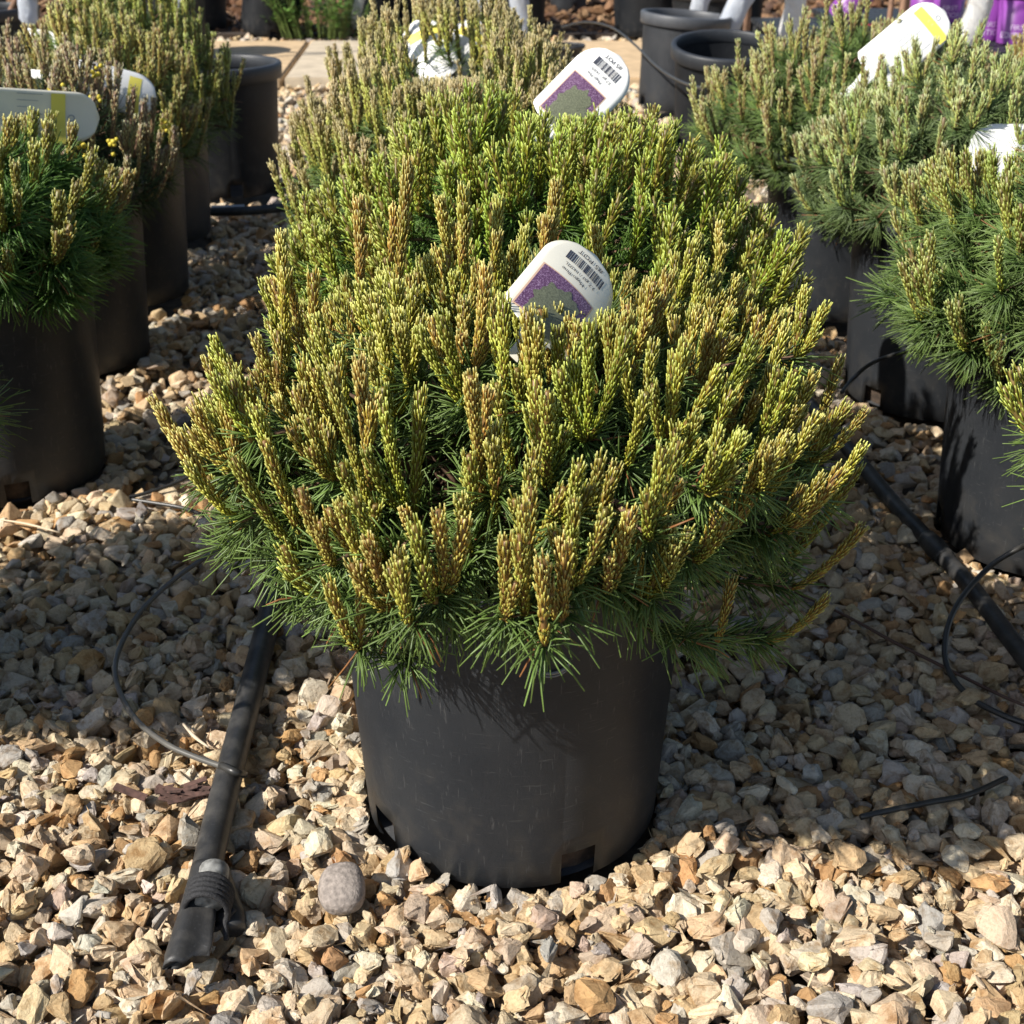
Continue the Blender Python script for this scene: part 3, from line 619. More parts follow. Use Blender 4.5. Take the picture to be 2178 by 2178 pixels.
# ------------------------------------------------------------------ tags
def text_shape(body, size):
    cu = bpy.data.curves.new('t', 'FONT'); cu.body = body; cu.size = size; cu.align_x = 'CENTER'; cu.align_y = 'CENTER'; cu.resolution_u = 3
    ob = bpy.data.objects.new('t', cu); COL.objects.link(ob); bpy.context.view_layer.update()
    me = bpy.data.meshes.new_from_object(ob.evaluated_get(bpy.context.evaluated_depsgraph_get()))
    V = np.array([v.co[:] for v in me.vertices]); F = [list(p.vertices) for p in me.polygons]
    bpy.data.objects.remove(ob); bpy.data.curves.remove(cu); bpy.data.meshes.remove(me); return V, F
def plant_tag(name, label, origin, U, V, w, length, mat, curl=6., items=(), group=None, stake=.07, vcurl=0.):
    """origin: middle of the straight end; V runs to the rounded end, U across; items: (kind, args)"""
    U = Vector(U).normalized(); V = Vector(V).normalized(); U = (U-V*U.dot(V)).normalized(); Nn = U.cross(V)
    if Nn.dot(C0-Vector(origin)) < 0: Nn = -Nn
    root = empty(name, origin, label, 'plant tag', group or 'printed plant tags')
    def mp(u, v, o=0.): 
        p = U*u+V*v+Nn*(-curl*u*u-vcurl*v*v+o); return p
    bm = bmesh.new(); rows = []; hw = w/2; nv = 26
    vv = [v_ for v_ in (-stake, -stake*.4) if v_ < -.004]+[-.003]+[length*i/nv for i in range(nv+1)]
    for v in vv:
        if v < 0: h = .007 if v < -.004 else .012
        elif v < .012: h = .012+(hw-.012)*math.sin(v/.012*math.pi/2)
        elif v > length-hw: h = hw*math.sqrt(max(0.002, 1-((v-length+hw)/hw)**2))
        else: h = hw
        rows.append([bm.verts.new(mp(h*k/6, v)) for k in range(-6, 7)])
    for a, b in zip(rows, rows[1:]):
        for k in range(12): bm.faces.new([a[k], a[k+1], b[k+1], b[k]])
    bmesh.ops.recalc_face_normals(bm, faces=bm.faces[:]); bmesh.ops.solidify(bm, geom=bm.faces[:], thickness=.0004)
    bm.normal_update()
    from_bm('label_plate', bm, mat, root)
    def sheet(nm, u0, u1, v0, v1, m, o, nu=8, shape=None):
        bm = bmesh.new(); g_ = []
        for j in range(nu+1):
            row = []
            for i in range(nu+1):
                a, b = i/nu, j/nu
                if shape == 'disc':
                    s, t_ = 2*a-1, 2*b-1; a = .5*s*math.sqrt(1-t_*t_/2); b = .5*t_*math.sqrt(1-s*s/2); an_ = math.atan2(b, a); k_ = 1+.07*math.sin(9*an_)+.05*math.sin(17*an_+1)+.04*math.sin(5*an_+2); a = .5+a*k_; b = .5+b*k_
                u, v = u0+(u1-u0)*a, v0+(v1-v0)*b
                if shape == 'clip' and v > length-hw: u = max(-1, min(1, u/hw))*hw*math.sqrt(max(0, 1-((v-length+hw)/hw)**2))*.97 if abs(u) > hw*math.sqrt(max(0, 1-((v-length+hw)/hw)**2))*.97 else u
                row.append(bm.verts.new(mp(u, v, o)))
            g_.append(row)
        for j in range(nu):
            for i in range(nu): bm.faces.new([g_[j][i], g_[j][i+1], g_[j+1][i+1], g_[j+1][i]])
        return from_bm(nm, bm, m, root)
    for it in items:
        k = it[0]
        if k == 'sheet': sheet(*it[1:6], it[6], it[7], 24 if len(it) > 8 and it[8] == 'disc' else 8, it[8] if len(it) > 8 else None)
        elif k == 'text':
            _, body, size, uc, vc, m, flip = it; TV, TF = text_shape(body, size); bm = bmesh.new(); s = -1 if flip else 1
            vs_ = [bm.verts.new(mp(uc+s*p[0], vc+s*p[1], .0009)) for p in TV]
            for f in TF:
                try: bm.faces.new([vs_[i] for i in f])
                except ValueError: pass
            from_bm('lettering', bm, m, root, False)
        elif k == 'bars':
            _, u0, u1, v0, v1 = it; bm = bmesh.new(); r_ = random.Random(5); u = u0
            while u < u1:
                ww = r_.choice([.0004, .0007, .0011]); 
                vs_ = [bm.verts.new(mp(a, b, .0009)) for a, b in ((u, v0), (u+ww, v0), (u+ww, v1), (u, v1))]; bm.faces.new(vs_); u += ww+r_.choice([.0004, .0006, .0010])
            from_bm('barcode', bm, M_INK, root, False)
        elif k == 'ring':
            _, uc, vc, r, m = it; bm = bmesh.new(); a_ = [bm.verts.new(mp(uc+r*math.cos(t), vc+r*math.sin(t), .0009)) for t in np.linspace(0, 2*math.pi, 25)[:-1]]
            b_ = [bm.verts.new(mp(uc+r*.7*math.cos(t), vc+r*.7*math.sin(t), .0009)) for t in np.linspace(0, 2*math.pi, 25)[:-1]]
            for i in range(24): bm.faces.new([a_[i], a_[(i+1) % 24], b_[(i+1) % 24], b_[i]])
            from_bm('ring_mark', bm, m, root, False)
    return root
def pic_items(Ln):
    return [('sheet', 'picture_border', -.0265, .022, .010, Ln-.047, M_TAN, .0006), ('sheet', 'picture', -.0252, .0207, .0115, Ln-.0485, M_PHOTO, .0009),
            ('sheet', 'pictured_bush', -.019, .020, .002, Ln-.058, M_PBUSH, .0012, 'disc'),
            ('text', '#5 POT', .0072, .000, Ln-.0105, M_INK, True), ('bars', -.017, .017, Ln-.0275, Ln-.0165),
            ('text', '3.7 gal / 14.07L', .0048, .0, Ln-.0325, M_INK, True), ('text', 'Mugo Pine', .0050, -.004, Ln-.0395, M_INK, True)]
# tag in the front pine
o1 = AT(1138, 712, .905); V1 = IM(.45, -.64, .62); U1 = IM(.62, .78, .05)
plant_tag('plant_tag', 'cream tag with purple picture and barcode stuck in the front golden pine', o1, U1, V1, .066, .112, M_CREAM, 5., pic_items(.112), vcurl=.7, stake=.03)
o2 = AT(1170, 272, 1.50); V2 = IM(.68, -.73, .12); U2 = IM(.73, .68, 0)
plant_tag('plant_tag', 'upright white tag reading #5 POT with purple picture above the bright green pine', o2, U2, V2, .0715, .118, M_WHITE, 3., pic_items(.118))
def yel_items(Ln, w=.036, flip=True):
    h = w/2
    return [('sheet', 'yellow_block', -h*.75, h*.92, Ln-.042, Ln-.024, M_YELLOW, .0009, 'clip'), ('ring', .002, Ln-.0165, .0045, M_GINK),
            ('text', '5   5', .006, .0, Ln-.031, M_GINK, flip), ('text', '• • • •', .006, .012, .030, M_GINK, flip)] + \
           [('sheet', 'print_line', -h*.6, h*.5, .010+.005*i, .0112+.005*i, M_GINK, .0009) for i in range(3)]+[('sheet', 'print_line', -h*.7+h*.22*i, -h*.7+h*.22*i+.0007, Ln*.42, Ln-.052-.006*(i % 3), M_GINK, .0009) for i in range(7)]
plant_tag('plant_tag', 'white tag with yellow block leaning left, left one of the crossed pair', AD(945, 165, 2.29), IM(.85, -.35, 0), IM(-.42, -.9, .1), .072, .125, M_WHITE, 8., yel_items(.125, .07), vcurl=2)
plant_tag('plant_tag', 'white tag leaning right beside the yellow one, right of the crossed pair', AD(958, 155, 2.33), IM(.9, .4, 0), IM(.42, -.9, .1), .062, .115, M_WHITE, 8., yel_items(.115, .06), vcurl=2)
plant_tag('plant_tag', 'low white tag nearly buried among brown capped shoots', AT(975, 300, 1.88), IM(1, 0, 0), IM(0, -1, .1), .060, .062, M_WHITE, 3., [])
plant_tag('plant_tag', 'long bright white tag with yellow block slanting up in the wide right pine', AD(1848, 160, 2.24), IM(.6, .8, 0), IM(.76, -.65, .05), .080, .165, M_WHITE, 2., yel_items(.165, .08))
plant_tag('plant_tag', 'white tag cut by the right edge between two right row pines', AD(2245, 325, 1.76), IM(0, -1, 0), IM(-1, -.03, .05), .075, .112, M_WHITE, 3., [('sheet', 'print_line', -.02+.008*i, -.019+.008*i, .03, .05, M_GINK, .0009) for i in range(4)]+[('text', 'H', .010, -.01, .075, M_GINK, False)])
plant_tag('plant_tag', 'grey shaded tag with yellow block and ring mark at the left edge', AT(-72, 236, 1.66), IM(.05, 1, .45), IM(1, -.12, .62), .062, .165, M_CREAM, -3., yel_items(.145, .074))
plant_tag('plant_tag', 'curved white tag with grey ring behind brown shoots, upper left', AT(140, 165, 2.12), IM(-.1, 1, 0), IM(1, .12, .12), .070, .135, M_WHITE, 9., yel_items(.135, .07), vcurl=2.5)
plant_tag('plant_tag', 'small bent white tag among tan shoots near the top left corner', AT(82, 75, 2.70), IM(0, 1, 0), IM(1, .35, 0), .030, .05, M_WHITE, 3., [], stake=.03)

# ------------------------------------------------------------------ hoses and tubes
def Zp(px, py, h): return tuple(Z(px, py, h))
h1 = empty('irrigation_pipe', Zp(470, 1640, 0), 'thick black pipe left of the front pot, folded end tied with cord', 'irrigation pipe')
hl = h1.location
def loc(p, b=None): b = b or hl; return (p[0]-b[0], p[1]-b[1], p[2]-b[2])
pp = [Zp(640, 1040, .016), Zp(600, 1200, .017), Zp(556, 1380, .018), Zp(510, 1560, .019), Zp(474, 1700, .020), Zp(446, 1820, .021), Zp(428, 1900, .021)]
hose = tube('hose', [loc(p) for p in pp], .0122, M_HOSE, h1, 8, 20)
# flattened folded end
a = Vector(Zp(440, 1850, .030)); b = Vector(Zp(398, 2035, .022)); c = catmull([a, a.lerp(b, .3), a.lerp(b, .65), b], 6)
V, F = tube_np(c-np.array(hl), .0125, 20, True); ax = norm(np.array(b-a)[None])[0]; side = norm(np.cross(ax, UP)[None])[0]; nn = np.cross(side, ax)
A0 = np.array(a-hl)
for i in range(len(V)):
    r = V[i]-A0; t = np.dot(r, ax)/np.linalg.norm(np.array(b-a)); t = min(1, max(0, t)); s, q = np.dot(r, side), np.dot(r, nn)
    V[i] = A0+ax*(np.dot(r, ax)*(1+.12*(s > 0)*t))+side*s*(1+.42*t**1.5*(1-.25*(t > .93)))+nn*(q*(1-.62*t**.8)+.0035*math.sin(s*260)*t)
link('folded_end', np_mesh('folded_end', V, F), M_HOSE, h1)
tube('side_stub', [loc(Zp(462, 1860, .014)), loc(Zp(478, 1915, .014)), loc(Zp(492, 1955, .013)), loc(Zp(497, 1978, .012))], [.0105, .0115, .0115, .009], M_HOSE, h1, 6, 16)  # short dark tube beside the tied end
# grey stub strapped on top
a2 = Vector(Zp(456, 1850, .040)); b2 = Vector(Zp(450, 1888, .038)); s1 = tube('end_stub', [loc(a2-(b2-a2)*.05), loc(a2), loc(b2), loc(b2+(b2-a2)*.8)], [.0095, .0115, .0115, .011], M_CAP, h1, 5, 18)
ax2 = Vector(ax)
wr = []; cc = Vector(Zp(444, 1925, .028)); sd = ax2.cross(Vector((0, 0, 1))).normalized(); up2 = sd.cross(ax2); nw = 5*16
for i in range(nw+1):
    t = i/16; an = 2*math.pi*t; p = cc+ax2*((t-2.5)*.0048)+sd*math.cos(an)*.0165+up2*(math.sin(an)*.0185+.003)
    wr.append(loc(p))
V, F = tube_np(np.array(wr), .0024, 8); link('cord_wrap', np_mesh('cord_wrap', V, F), M_CORD, h1)
kn = cc+sd*-.020+ax2*.004; tube('cord_tail', [loc(kn), loc(kn+Vector((-.006, -.006, -.006))), loc(kn+Vector((-.004, -.018, -.014)))], .0022, M_CORD, h1, 6, 8)
tube('punch_fitting', [loc(Zp(470, 1628, .032)), loc(Zp(500, 1642, .034)), loc(Zp(520, 1646, .026))], .0035, M_TUBE, h1, 4, 8)
cable = tube('drip_tube', [Zp(560, 1110, .10), Zp(470, 1165, .085), Zp(380, 1225, .070), Zp(300, 1300, .055), Zp(252, 1385, .045), Zp(248, 1450, .038), Zp(285, 1525, .032), Zp(350, 1580, .030), Zp(420, 1612, .030), Zp(478, 1632, .032)], .0027, M_TUBEG, None, 8, 10)
tag(cable, 'grey sheened thin tube arching over gravel into the thick left pipe', 'drip tube', 'thin drip tubes')
def dt(pts, lab, r=.0026, m=M_TUBE):
    o = tube('drip_tube', [Zp(*p) for p in pts], r, m, None, 8, 8); tag(o, lab, 'drip tube', 'thin drip tubes'); return o
dt([(275, 1058, .012), (330, 1043, .014), (390, 1020, .016), (450, 985, .02)], 'short black tube slanting up right left of the front pine')
dt([(278, 1062, .010), (330, 1070, .010), (395, 1082, .010), (470, 1110, .012)], 'short black tube slanting down right left of the front pine')
dt([(2200, 1545, .012), (2130, 1520, .012), (2060, 1480, .014), (2015, 1420, .02), (2012, 1350, .035), (2040, 1280, .05), (2100, 1210, .07), (2160, 1170, .09), (2210, 1150, .11)], 'black tube looping over the pipe at the right edge', .0030)
dt([(1790, 835, .14), (1815, 805, .15), (1850, 775, .17), (1900, 755, .19), (1960, 742, .21)], 'black tube curving up beside the second pot of the right row', .0026)
dt([(1830, 1738, .012), (1900, 1722, .014), (1980, 1706, .014), (2060, 1690, .015), (2140, 1655, .014)], 'black tube lying on shaded gravel at lower right', .0026)
o = tube('drip_tube', [tuple(AT(1195, 58, 4.6)), tuple(AT(1245, 47, 4.5)), tuple(AT(1300, 58, 4.3)), tuple(AT(1350, 95, 4.0)), tuple(AT(1395, 140, 3.6)), tuple(AT(1445, 172, 3.3)), tuple(AT(1500, 190, 3.0))], .0035, M_TUBE, None, 8, 8)
tag(o, 'long black tube arching across the grey sheened pot in the back', 'drip tube', 'thin drip tubes')
h2 = empty('irrigation_pipe', Zp(1990, 1165, 0), 'thick black pipe running diagonally along the right row pots', 'irrigation pipe'); b_ = h2.location
tube('hose', [loc(Zp(*p), b_) for p in [(1640, 760, .013), (1740, 880, .013), (1830, 985, .014), (1910, 1080, .015), (1990, 1165, .016), (2070, 1255, .017), (2150, 1360, .018), (2260, 1500, .018)]], .0098, M_HOSE, h2, 8, 18)
tube('joint', [loc(Zp(*p), b_) for p in [(1972, 1146, .0155), (1990, 1165, .016), (2010, 1187, .0165)]], [.0115, .0128, .0115], M_HOSE, h2, 6, 18)
h3 = empty('irrigation_pipe', Zp(520, 450, 0), 'pipe with pale sleeve at the foot of the empty thick rimmed pot', 'irrigation pipe'); b_ = h3.location
tube('hose', [loc(Zp(*p), b_) for p in [(400, 452, .012), (470, 450, .012), (530, 448, .012), (620, 440, .012)]], .0105, M_HOSE, h3, 6, 14)
tube('sleeve', [loc(Zp(*p), b_) for p in [(450, 449, .012), (490, 448, .012), (520, 447, .012)]], .0125, plain('pale_sleeve', (.38, .40, .42), .4), h3, 6, 14)

# ------------------------------------------------------------------ small things on the gravel
bm = bmesh.new(); bmesh.ops.create_icosphere(bm, subdivisions=4, radius=1); rs = random.Random(4)
for v in bm.verts:
    p = v.co.normalized(); q = (abs(p.x)**2.8+abs(p.y)**2.8+abs(p.z)**2.4)**(-1/2.6)
    q *= 1+.03*math.sin(p.x*3+1)+.02*math.sin(p.y*5+2)+.012*math.sin(p.z*9+p.x*7)
    v.co = Vector((p.x*.0185*q, p.y*.0205*q, p.z*.0125*q))
cb_ = from_bm('cobble', bm, M_COBBLE); cb_.location = Zp(727, 1890, .014); cb_.rotation_euler = (.35, -.1, .1); tag(cb_, 'smooth rounded grey stone lying left of the front pot foot', 'stone')
def twig(pts, r, lab, m=M_TWIG, g=None):
    o = tube('dry_twig', [Zp(*p) for p in pts], r, m, None, 4, 6); tag(o, lab, 'twig', g)
twig([(390, 1540, .016), (415, 1568, .016), (445, 1590, .013)], [.0012, .0018, .0010], 'pale dry twig touching the thick left pipe', plain('pale_wood', (.55, .45, .33), .8))
twig([(1690, 1260, .010), (1800, 1310, .012), (1900, 1365, .012), (2010, 1420, .011), (2120, 1475, .012), (2190, 1505, .012)], [.0012, .0018, .0018, .0014], 'long thin reddish twig crossing shaded gravel at right', plain('reddish_twig', (.09, .05, .035), .7))
twig([(0, 1105, .014), (60, 1115, .016), (128, 1133, .014)], [.0010, .0016, .0010], 'pale dry twig on sunlit gravel at the left edge', plain('pale_straw', (.6, .48, .33), .8))
twig([(1515, 1965, .02), (1535, 1945, .02), (1560, 1900, .016)], [.0006, .0009, .0005], 'thin brown fallen needle on gravel at lower right')
def flakes(cx, cy, n, spread, lab, seed):
    r_ = random.Random(seed); root = empty('bark_scrap', Zp(cx, cy, 0), lab, 'bark scrap'); bm = bmesh.new()
    for i in range(n):
        p = Vector((r_.gauss(0, spread), r_.gauss(0, spread*.35), .018+r_.uniform(-.003, .004))); a = r_.uniform(-.5, .5); l = r_.uniform(.006, .016); w = r_.uniform(.0015, .004)
        M = Matrix.Translation(p) @ Matrix.Rotation(a, 4, 'Z') @ Matrix.Rotation(r_.uniform(-.5, .5), 4, 'X') @ Matrix.Rotation(r_.uniform(-.3, .3), 4, 'Y')
        box_bm(bm, -l, l, -w, w, -.0006, .0006, M)
    from_bm('scrap', bm, plain('dark_bark_scrap', (.085, .045, .035), .9, 200, .5), root, False)
flakes(400, 1722, 26, .013, 'clump of dark brown bark flakes left of the thick left pipe', 2)
for i, (px, py, a, l) in enumerate([(300, 930, .3, .02), (820, 1985, 1.1, .013), (660, 1470, .2, .012), (1700, 1985, -.4, .014)]): pass

# weeds beyond the path
rngw = np.random.default_rng(5); acc = Acc()
wd = empty('weed_clump', (-.87, 6.42, 0), 'leafy green weed clump growing beyond the paving beside the leaning pot', 'weed')
P = []; D = []
for i in range(90):
    ph = rngw.random()*6.28; r = .26*math.sqrt(rngw.random()); base = np.array([r*.6*math.cos(ph)*1.2, r*.6*math.sin(ph)*.6, 0]); tip = np.array([r*1.2*math.cos(ph), r*math.sin(ph)*.7, rngw.uniform(.08, .34)])
    c = catmull([base, (base+tip)/2+(0, 0, .03), tip], 4); V, F = tube_np(c, np.linspace(.0025, .001, len(c)), 4, False); acc.add(V, F, np.broadcast_to(np.array([.16, .22, .06]), V.shape))
    for j in range(16):
        k = rngw.integers(2, len(c)); P.append(c[k]+rngw.normal(size=3)*.008); D.append(np.array([math.cos(j*2.4), math.sin(j*2.4), rngw.uniform(-.2, .9)]))
P = np.array(P); D = norm(np.array(D)); n = len(P); u, v = frames(D); L_ = rngw.uniform(.014, .034, n)[:, None]; W_ = L_*.32
Vl = np.stack([P, P+D*L_*.5+u*W_, P+D*L_, P+D*L_*.5-u*W_], 1).reshape(-1, 3); Q = (np.arange(n)*4)[:, None]+np.array([[0, 1, 2, 3]])
Cl = np.repeat(np.array([.13, .24, .05])*rngw.uniform(.6, 1.3, (n, 1)), 4, 0)
link('stem', acc.mesh('stem'), M_NEEDLE, wd); link('leaves', np_mesh('leaves', Vl, [Q], Cl, False), M_NEEDLE, wd)
for k, (a_, b2_, lab) in enumerate([((636, 14), (738, 34), 'pale dry stalk poking out above the weed clump'), ((634, 50), (660, 85), 'pale dry stalk at the foot of the weed clump')]):
    o = tube('dry_twig', [tuple(AT(*a_, 6.25)), tuple(AT((a_[0]+b2_[0])/2, (a_[1]+b2_[1])/2-3, 6.25)), tuple(AT(*b2_, 6.25))], .004, M_TWIG, None, 4, 5); tag(o, lab, 'twig')

# ------------------------------------------------------------------ young trees with white trunk guards, in black pots beyond
def young_tree(label, x, y, guard, depth, wid, mat=M_SHADEW, trunk_top=1.5, seed=1, pot=True, h=.30, gcurl=1.0):
    r_ = random.Random(seed); root = empty('young_tree', (x, y, 0), label, 'young tree', 'young potted trees with trunk guards'); b0 = np.array([x, y, 0])
    G_ = [np.array(AD(px, py, depth))-b0 for px, py in guard]; tp = G_[0]; zb = .2 if pot else 0
    if pot: pot_parts(root, .125, .15, h, M_POT2, 'lip', [(a, 10) for a in (-70, 20, 110, 200)], 0, soil=.85)
    tr = tube('trunk', [(0, 0, zb), (tp[0]*.5, tp[1]*.3+.02, zb+.12), (tp[0], tp[1]+.02, max(.5, tp[2])), (tp[0], tp[1]+.02, .9), (tp[0], tp[1]+.02, trunk_top)], [.013, .012, .010, .009, .005], M_TRUNK, root, 6, 10)
    for i in range(9):
        z = .85+i*.08; a = i*2.4; l = .25-.015*i
        tube('branch', [(tp[0]+q*l*math.cos(a), tp[1]+.02+q*l*math.sin(a), z+w_) for q, w_ in ((0, 0), (.5, .1), (1, .26))], [.004, .0012], M_TRUNK, tr, 4, 5)
    # guard: a split plastic sleeve, curved across, coming down from the trunk
    pts = G_; top = np.array([tp[0], tp[1]+.005, max(.75, tp[2]+.12)]); c = catmull([top]+pts, 6); n = len(c)
    T = norm(np.gradient(c, axis=0)); s = norm(np.cross(T, np.array([0, -1., 0]))); f = np.cross(s, T); f = np.where(f[:, 1:2] > 0, -f, f)
    bm = bmesh.new(); rows = []
    for i in range(n):
        t = i/(n-1); w = wid*(.55+.45*min(1, t*3)) * (1 if t < .88 else max(.12, 1-((t-.88)/.12)**1.5*.85))
        rows.append([bm.verts.new(c[i]+s[i]*w*.5*math.sin(k/5*1.35)/math.sin(1.35)+f[i]*w*.5*gcurl*(math.cos(k/5*1.35)-.3)+f[i]*.004*math.sin(i*1.3+k)) for k in range(-5, 6)])
    for a, b in zip(rows, rows[1:]):
        for k in range(10): bm.faces.new([a[k], a[k+1], b[k+1], b[k]])
    bmesh.ops.solidify(bm, geom=bm.faces[:], thickness=.0015); from_bm('trunk_guard', bm, mat, root)
    return root
young_tree('young tree with a broad creased white trunk guard beside the purple pots', 1.62, 4.75, [(2092, -40), (2082, 20), (2060, 70), (2030, 118)], 4.68, .085, M_WHITE, seed=1, pot=False)
young_tree('young tree whose white guard stands just above the wide right row pine', .98, 4.75, [(1695, -50), (1690, 20), (1668, 95)], 4.6, .070, M_WHITE, seed=2, pot=False)
young_tree('young tree with pointed shaded white guard behind the open black pot', .80, 4.70, [(1600, -60), (1570, 10), (1535, 90)], 4.5, .075, M_SHADEW, seed=3, pot=False)
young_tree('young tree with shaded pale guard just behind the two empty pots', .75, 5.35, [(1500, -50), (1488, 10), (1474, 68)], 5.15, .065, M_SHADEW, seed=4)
young_tree('young tree with straight shaded white guard above the middle row, right one of two', .02, 6.6, [(1102, -60), (1104, 0), (1118, 85)], 6.38, .090, M_SHADEW, seed=5)
young_tree('young tree with shaded white guard above the middle row, left one of two', -.22, 6.75, [(1020, -60), (1022, -10), (1026, 42)], 6.50, .080, M_SHADEW, seed=6)
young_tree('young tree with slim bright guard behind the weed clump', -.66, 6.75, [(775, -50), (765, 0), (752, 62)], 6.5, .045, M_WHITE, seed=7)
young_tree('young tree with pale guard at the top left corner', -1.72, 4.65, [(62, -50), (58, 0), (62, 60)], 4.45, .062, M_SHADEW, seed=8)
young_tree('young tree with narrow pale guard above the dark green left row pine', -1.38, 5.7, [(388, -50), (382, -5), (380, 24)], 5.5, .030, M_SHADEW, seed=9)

# more black pots far behind
for i, (x, y, lab) in enumerate([(-1.95, 5.0, 'black pot at the extreme top left corner'), (-.45, 6.85, 'black pot in shade behind the tallest middle row shoots'),
        (.62, 6.55, 'black pot beyond the mulch, left one behind the grey sheened pot'), (.98, 6.4, 'black pot beyond the mulch, right one behind the grey sheened pot'),
        (-1.72, 6.6, 'black pot under the pale guard in the far left background')]):
    rt_ = empty('potted_shrub', (x, y, 0), lab.replace('black pot', 'leafless shrub in black pot'), 'potted shrub', 'shrubs in black pots far behind')
    pot_parts(rt_, .14, .165, .33, M_POT2, 'lip', [(a, 10) for a in (-70, 20, 110, 200)], 0, soil=.85)
    acc = Acc(); r_ = np.random.default_rng(i)
    for k in range(14):
        a = r_.random()*6.28; l = r_.uniform(.05, .16); c = catmull([(0, 0, .28), (l*.5*math.cos(a), l*.5*math.sin(a), .42), (l*math.cos(a), l*math.sin(a), r_.uniform(.5, .75))], 4)
        V, F = tube_np(c, np.linspace(.004, .0015, len(c)), 5, False); acc.add(V, F, np.zeros_like(V))
    link('stem', acc.mesh('stem'), M_TRUNK, rt_)
empty_pot('nursery_pot', 'small pale grey pot at the top edge beyond the mulch', .30, 7.55, .09, .11, .17, M_POTG, rim='slim', group=None)

# ------------------------------------------------------------------ black pallets and purple pots
def pallet(label, x0, x1, y0, y1, h):
    root = empty('plastic_pallet', ((x0+x1)/2, (y0+y1)/2, 0), label, 'pallet', 'black plastic pallets'); hx, hy = (x1-x0)/2, (y1-y0)/2
    bm = bmesh.new(); n = 9
    for i in range(n):
        a = -hy+2*hy*i/n; box_bm(bm, -hx, hx, a, a+2*hy/n*.72, h-.018, h)
    from_bm('deck', bm, M_POT2, root, False)
    bm = bmesh.new(); box_bm(bm, -hx+.002, hx-.002, -hy+.002, -hy+.03, h*.55, h-.0185); box_bm(bm, -hx+.002, hx-.002, -hy+.002, -hy+.03, 0.002, h*.22); from_bm('side_rail', bm, M_POTG, root, False)
    for i in range(4):
        for j in range(3):
            bm = bmesh.new(); cx = -hx+.06+(2*hx-.12)*i/3; cy = -hy+.06+(2*hy-.12)*j/2; box_bm(bm, cx-.045, cx+.045, cy-.028 if j else cy-.027, cy+.045, .0, h-.0185); from_bm('foot', bm, M_POT2, root, False)
pallet('black plastic pallet carrying the two lettered purple pots at right', 1.66, 2.75, 4.92, 5.62, .125)
pallet('black plastic pallet carrying the rear purple pots', 1.36, 2.6, 5.72, 6.45, .125)
pallet('black plastic pallet under the toppled purple pot and red label', 1.06, 1.345, 5.6, 6.3, .10)
def purple_pot(label, x, y, z, rz=0, tip=None, leaves=True, seed=0, letters=True):
    root = empty('purple_pot', (x, y, z), label, 'potted plant', 'purple lettered pots', 0); rb, rt, h = .058, .068, .165
    bm = bmesh.new(); seg = 48; prof = [(0, .002), (rb, .002), (rb, .003), (rt, h), (rt-.003, h), (rt-.004, h-.02), (0, h-.02)]
    R_ = [[bm.verts.new((r*math.cos(2*math.pi*k/seg), r*math.sin(2*math.pi*k/seg), zz)) for k in range(seg)] for r, zz in prof if r > 0]
    for A, B in zip(R_, R_[1:]):
        for k in range(seg): bm.faces.new([A[k], A[(k+1) % seg], B[(k+1) % seg], B[k]])
    bm.faces.new(R_[0][::-1]); body = from_bm('pot', bm, M_PURPLEPOT, root)
    bm = bmesh.new(); A = [bm.verts.new(((rt-.004)*math.cos(2*math.pi*k/32), (rt-.004)*math.sin(2*math.pi*k/32), h-.012)) for k in range(32)]; bm.faces.new(A); from_bm('soil', bm, M_SOIL, root, False)
    pr = [(rt+.001, h-.008), (rt+.004, h-.008), (rt+.004, h+.001), (rt-.002, h+.001)]
    bm = bmesh.new(); R_ = [[bm.verts.new((r*math.cos(2*math.pi*k/seg), r*math.sin(2*math.pi*k/seg), zz)) for k in range(seg)] for r, zz in pr]
    for i in range(4):
        for k in range(seg): bm.faces.new([R_[i][k], R_[i][(k+1) % seg], R_[(i+1) % 4][(k+1) % seg], R_[(i+1) % 4][k]])
    from_bm('rim', bm, M_POT2, root)
    if letters:
        for body_, size, zc in (('FIRST', .026, .060), ('EDITIONS', .030, .032)):
            TV, TF = text_shape(body_, size); bm = bmesh.new(); vs_ = []
            for p in TV:
                zz = zc+p[1]; r = rb+(rt-rb)*zz/h+.0012; a = p[0]/r+rz; vs_.append(bm.verts.new((r*math.sin(a), -r*math.cos(a), zz)))
            for f in TF:
                try: bm.faces.new([vs_[i] for i in f])
                except ValueError: pass
            from_bm('lettering', bm, M_PWHITE, root, False)
    if leaves:
        r_ = np.random.default_rng(seed); n = 260; P = np.stack([r_.normal(size=n)*.05, r_.normal(size=n)*.05, h+r_.random(n)*.16+.01], -1); D = norm(r_.normal(size=(n, 3))); u, v = frames(D); L_ = r_.uniform(.012, .03, n)[:, None]
        V = np.stack([P, P+D*L_*.5+u*L_*.35, P+D*L_, P+D*L_*.5-u*L_*.35], 1).reshape(-1, 3); C = np.repeat(np.array([[.36, .27, .07], [.25, .15, .07], [.30, .33, .09]])[r_.integers(0, 3, n)]*r_.uniform(.6, 1.2, (n, 1)), 4, 0)
        link('leaves', np_mesh('leaves', V, [(np.arange(n)*4)[:, None]+np.array([[0, 1, 2, 3]])], C, False), M_NEEDLE, root)
        acc = Acc()
        for k in range(10):
            a = r_.random()*6.28; l = r_.uniform(.02, .07); V, F = tube_np([(0, 0, h-.015), (l*.6*math.cos(a), l*.6*math.sin(a), h+.07), (l*math.cos(a), l*math.sin(a), h+.15)], [.003, .002, .001], 5, False); acc.add(V, F, np.zeros_like(V))
        link('stem', acc.mesh('stem'), M_TRUNK, root)
    if tip: root.rotation_euler = tip
    return root
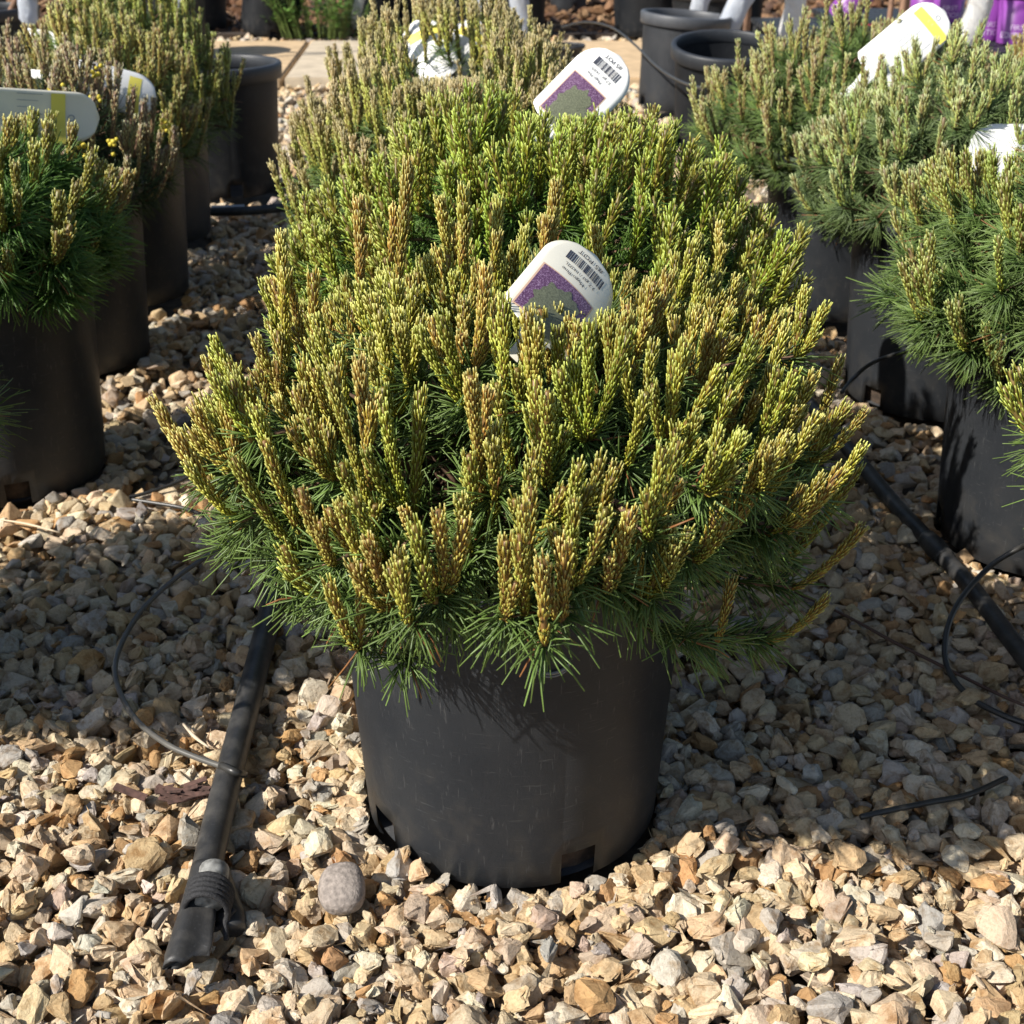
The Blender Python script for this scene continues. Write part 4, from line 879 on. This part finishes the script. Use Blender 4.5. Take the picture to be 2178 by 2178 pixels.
def pxy(px, depth_y): d = ray(px, 60); return d.x*depth_y/d.y
purple_pot('purple lettered pot standing just right of the creased white guard', pxy(2092, 5.25), 5.25, .126, .15, seed=1)
purple_pot('purple lettered pot at the right edge with yellowed foliage above', pxy(2158, 5.15), 5.15, .126, -.1, seed=2)
purple_pot('purple pot cut by the right edge behind the lettered ones', pxy(2210, 5.45), 5.45, .126, 0, seed=3)
purple_pot('left one of two rear purple pots between trunk and guard', pxy(1962, 5.95), 5.95, .126, .3, seed=4)
purple_pot('right one of two rear purple pots between trunk and guard', pxy(2012, 5.85), 5.85, .126, -.2, seed=5)
t_ = purple_pot('toppled purple pot leaning on the small pallet left of the red label', pxy(1783, 5.85), 5.85, .110, 0, leaves=False)
t_.rotation_euler = (.25, .55, 0); t_.location.z = .142
rl = empty('folded_label', (pxy(1846, 5.75), 5.75, .102), 'crumpled red plastic label lying right of the toppled purple pot', 'label'); bm = bmesh.new(); r_ = random.Random(9)
G_ = [[bm.verts.new((-.055+.11*i/6, -.03+.06*j/4, .006+.022*abs(math.sin(i*1.1+j*.7))+r_.uniform(0, .006))) for i in range(7)] for j in range(5)]
for j in range(4):
    for i in range(6): bm.faces.new([G_[j][i], G_[j][i+1], G_[j+1][i+1], G_[j+1][i]])
bmesh.ops.solidify(bm, geom=bm.faces[:], thickness=.001); from_bm('sheet', bm, M_RED, rl, False)
for i, (px, yy, r0, lab) in enumerate([(1888, 5.67, .011, 'thin bare reddish sapling left of the rear purple pots'), (1916, 5.68, .020, 'thicker bare brown sapling left of the rear purple pots')]):
    root = empty('bare_sapling', (pxy(px, yy), yy, 0), lab, 'sapling', 'bare saplings by the pallets')
    tr = tube('trunk', [(0, 0, -.02), (.004, 0, .4), (-.003, .004, .9), (.004, 0, 1.5)], [r0, r0*.9, r0*.7, r0*.4], M_TRUNK, root, 6, 10)
    for k in range(7):
        z = .8+k*.09; a = k*2.4+i; l = .22; tube('branch', [(0, 0, z), (l*.5*math.cos(a), l*.5*math.sin(a), z+.1), (l*math.cos(a), l*math.sin(a), z+.26)], [.004, .0012], M_TRUNK, tr, 4, 5)
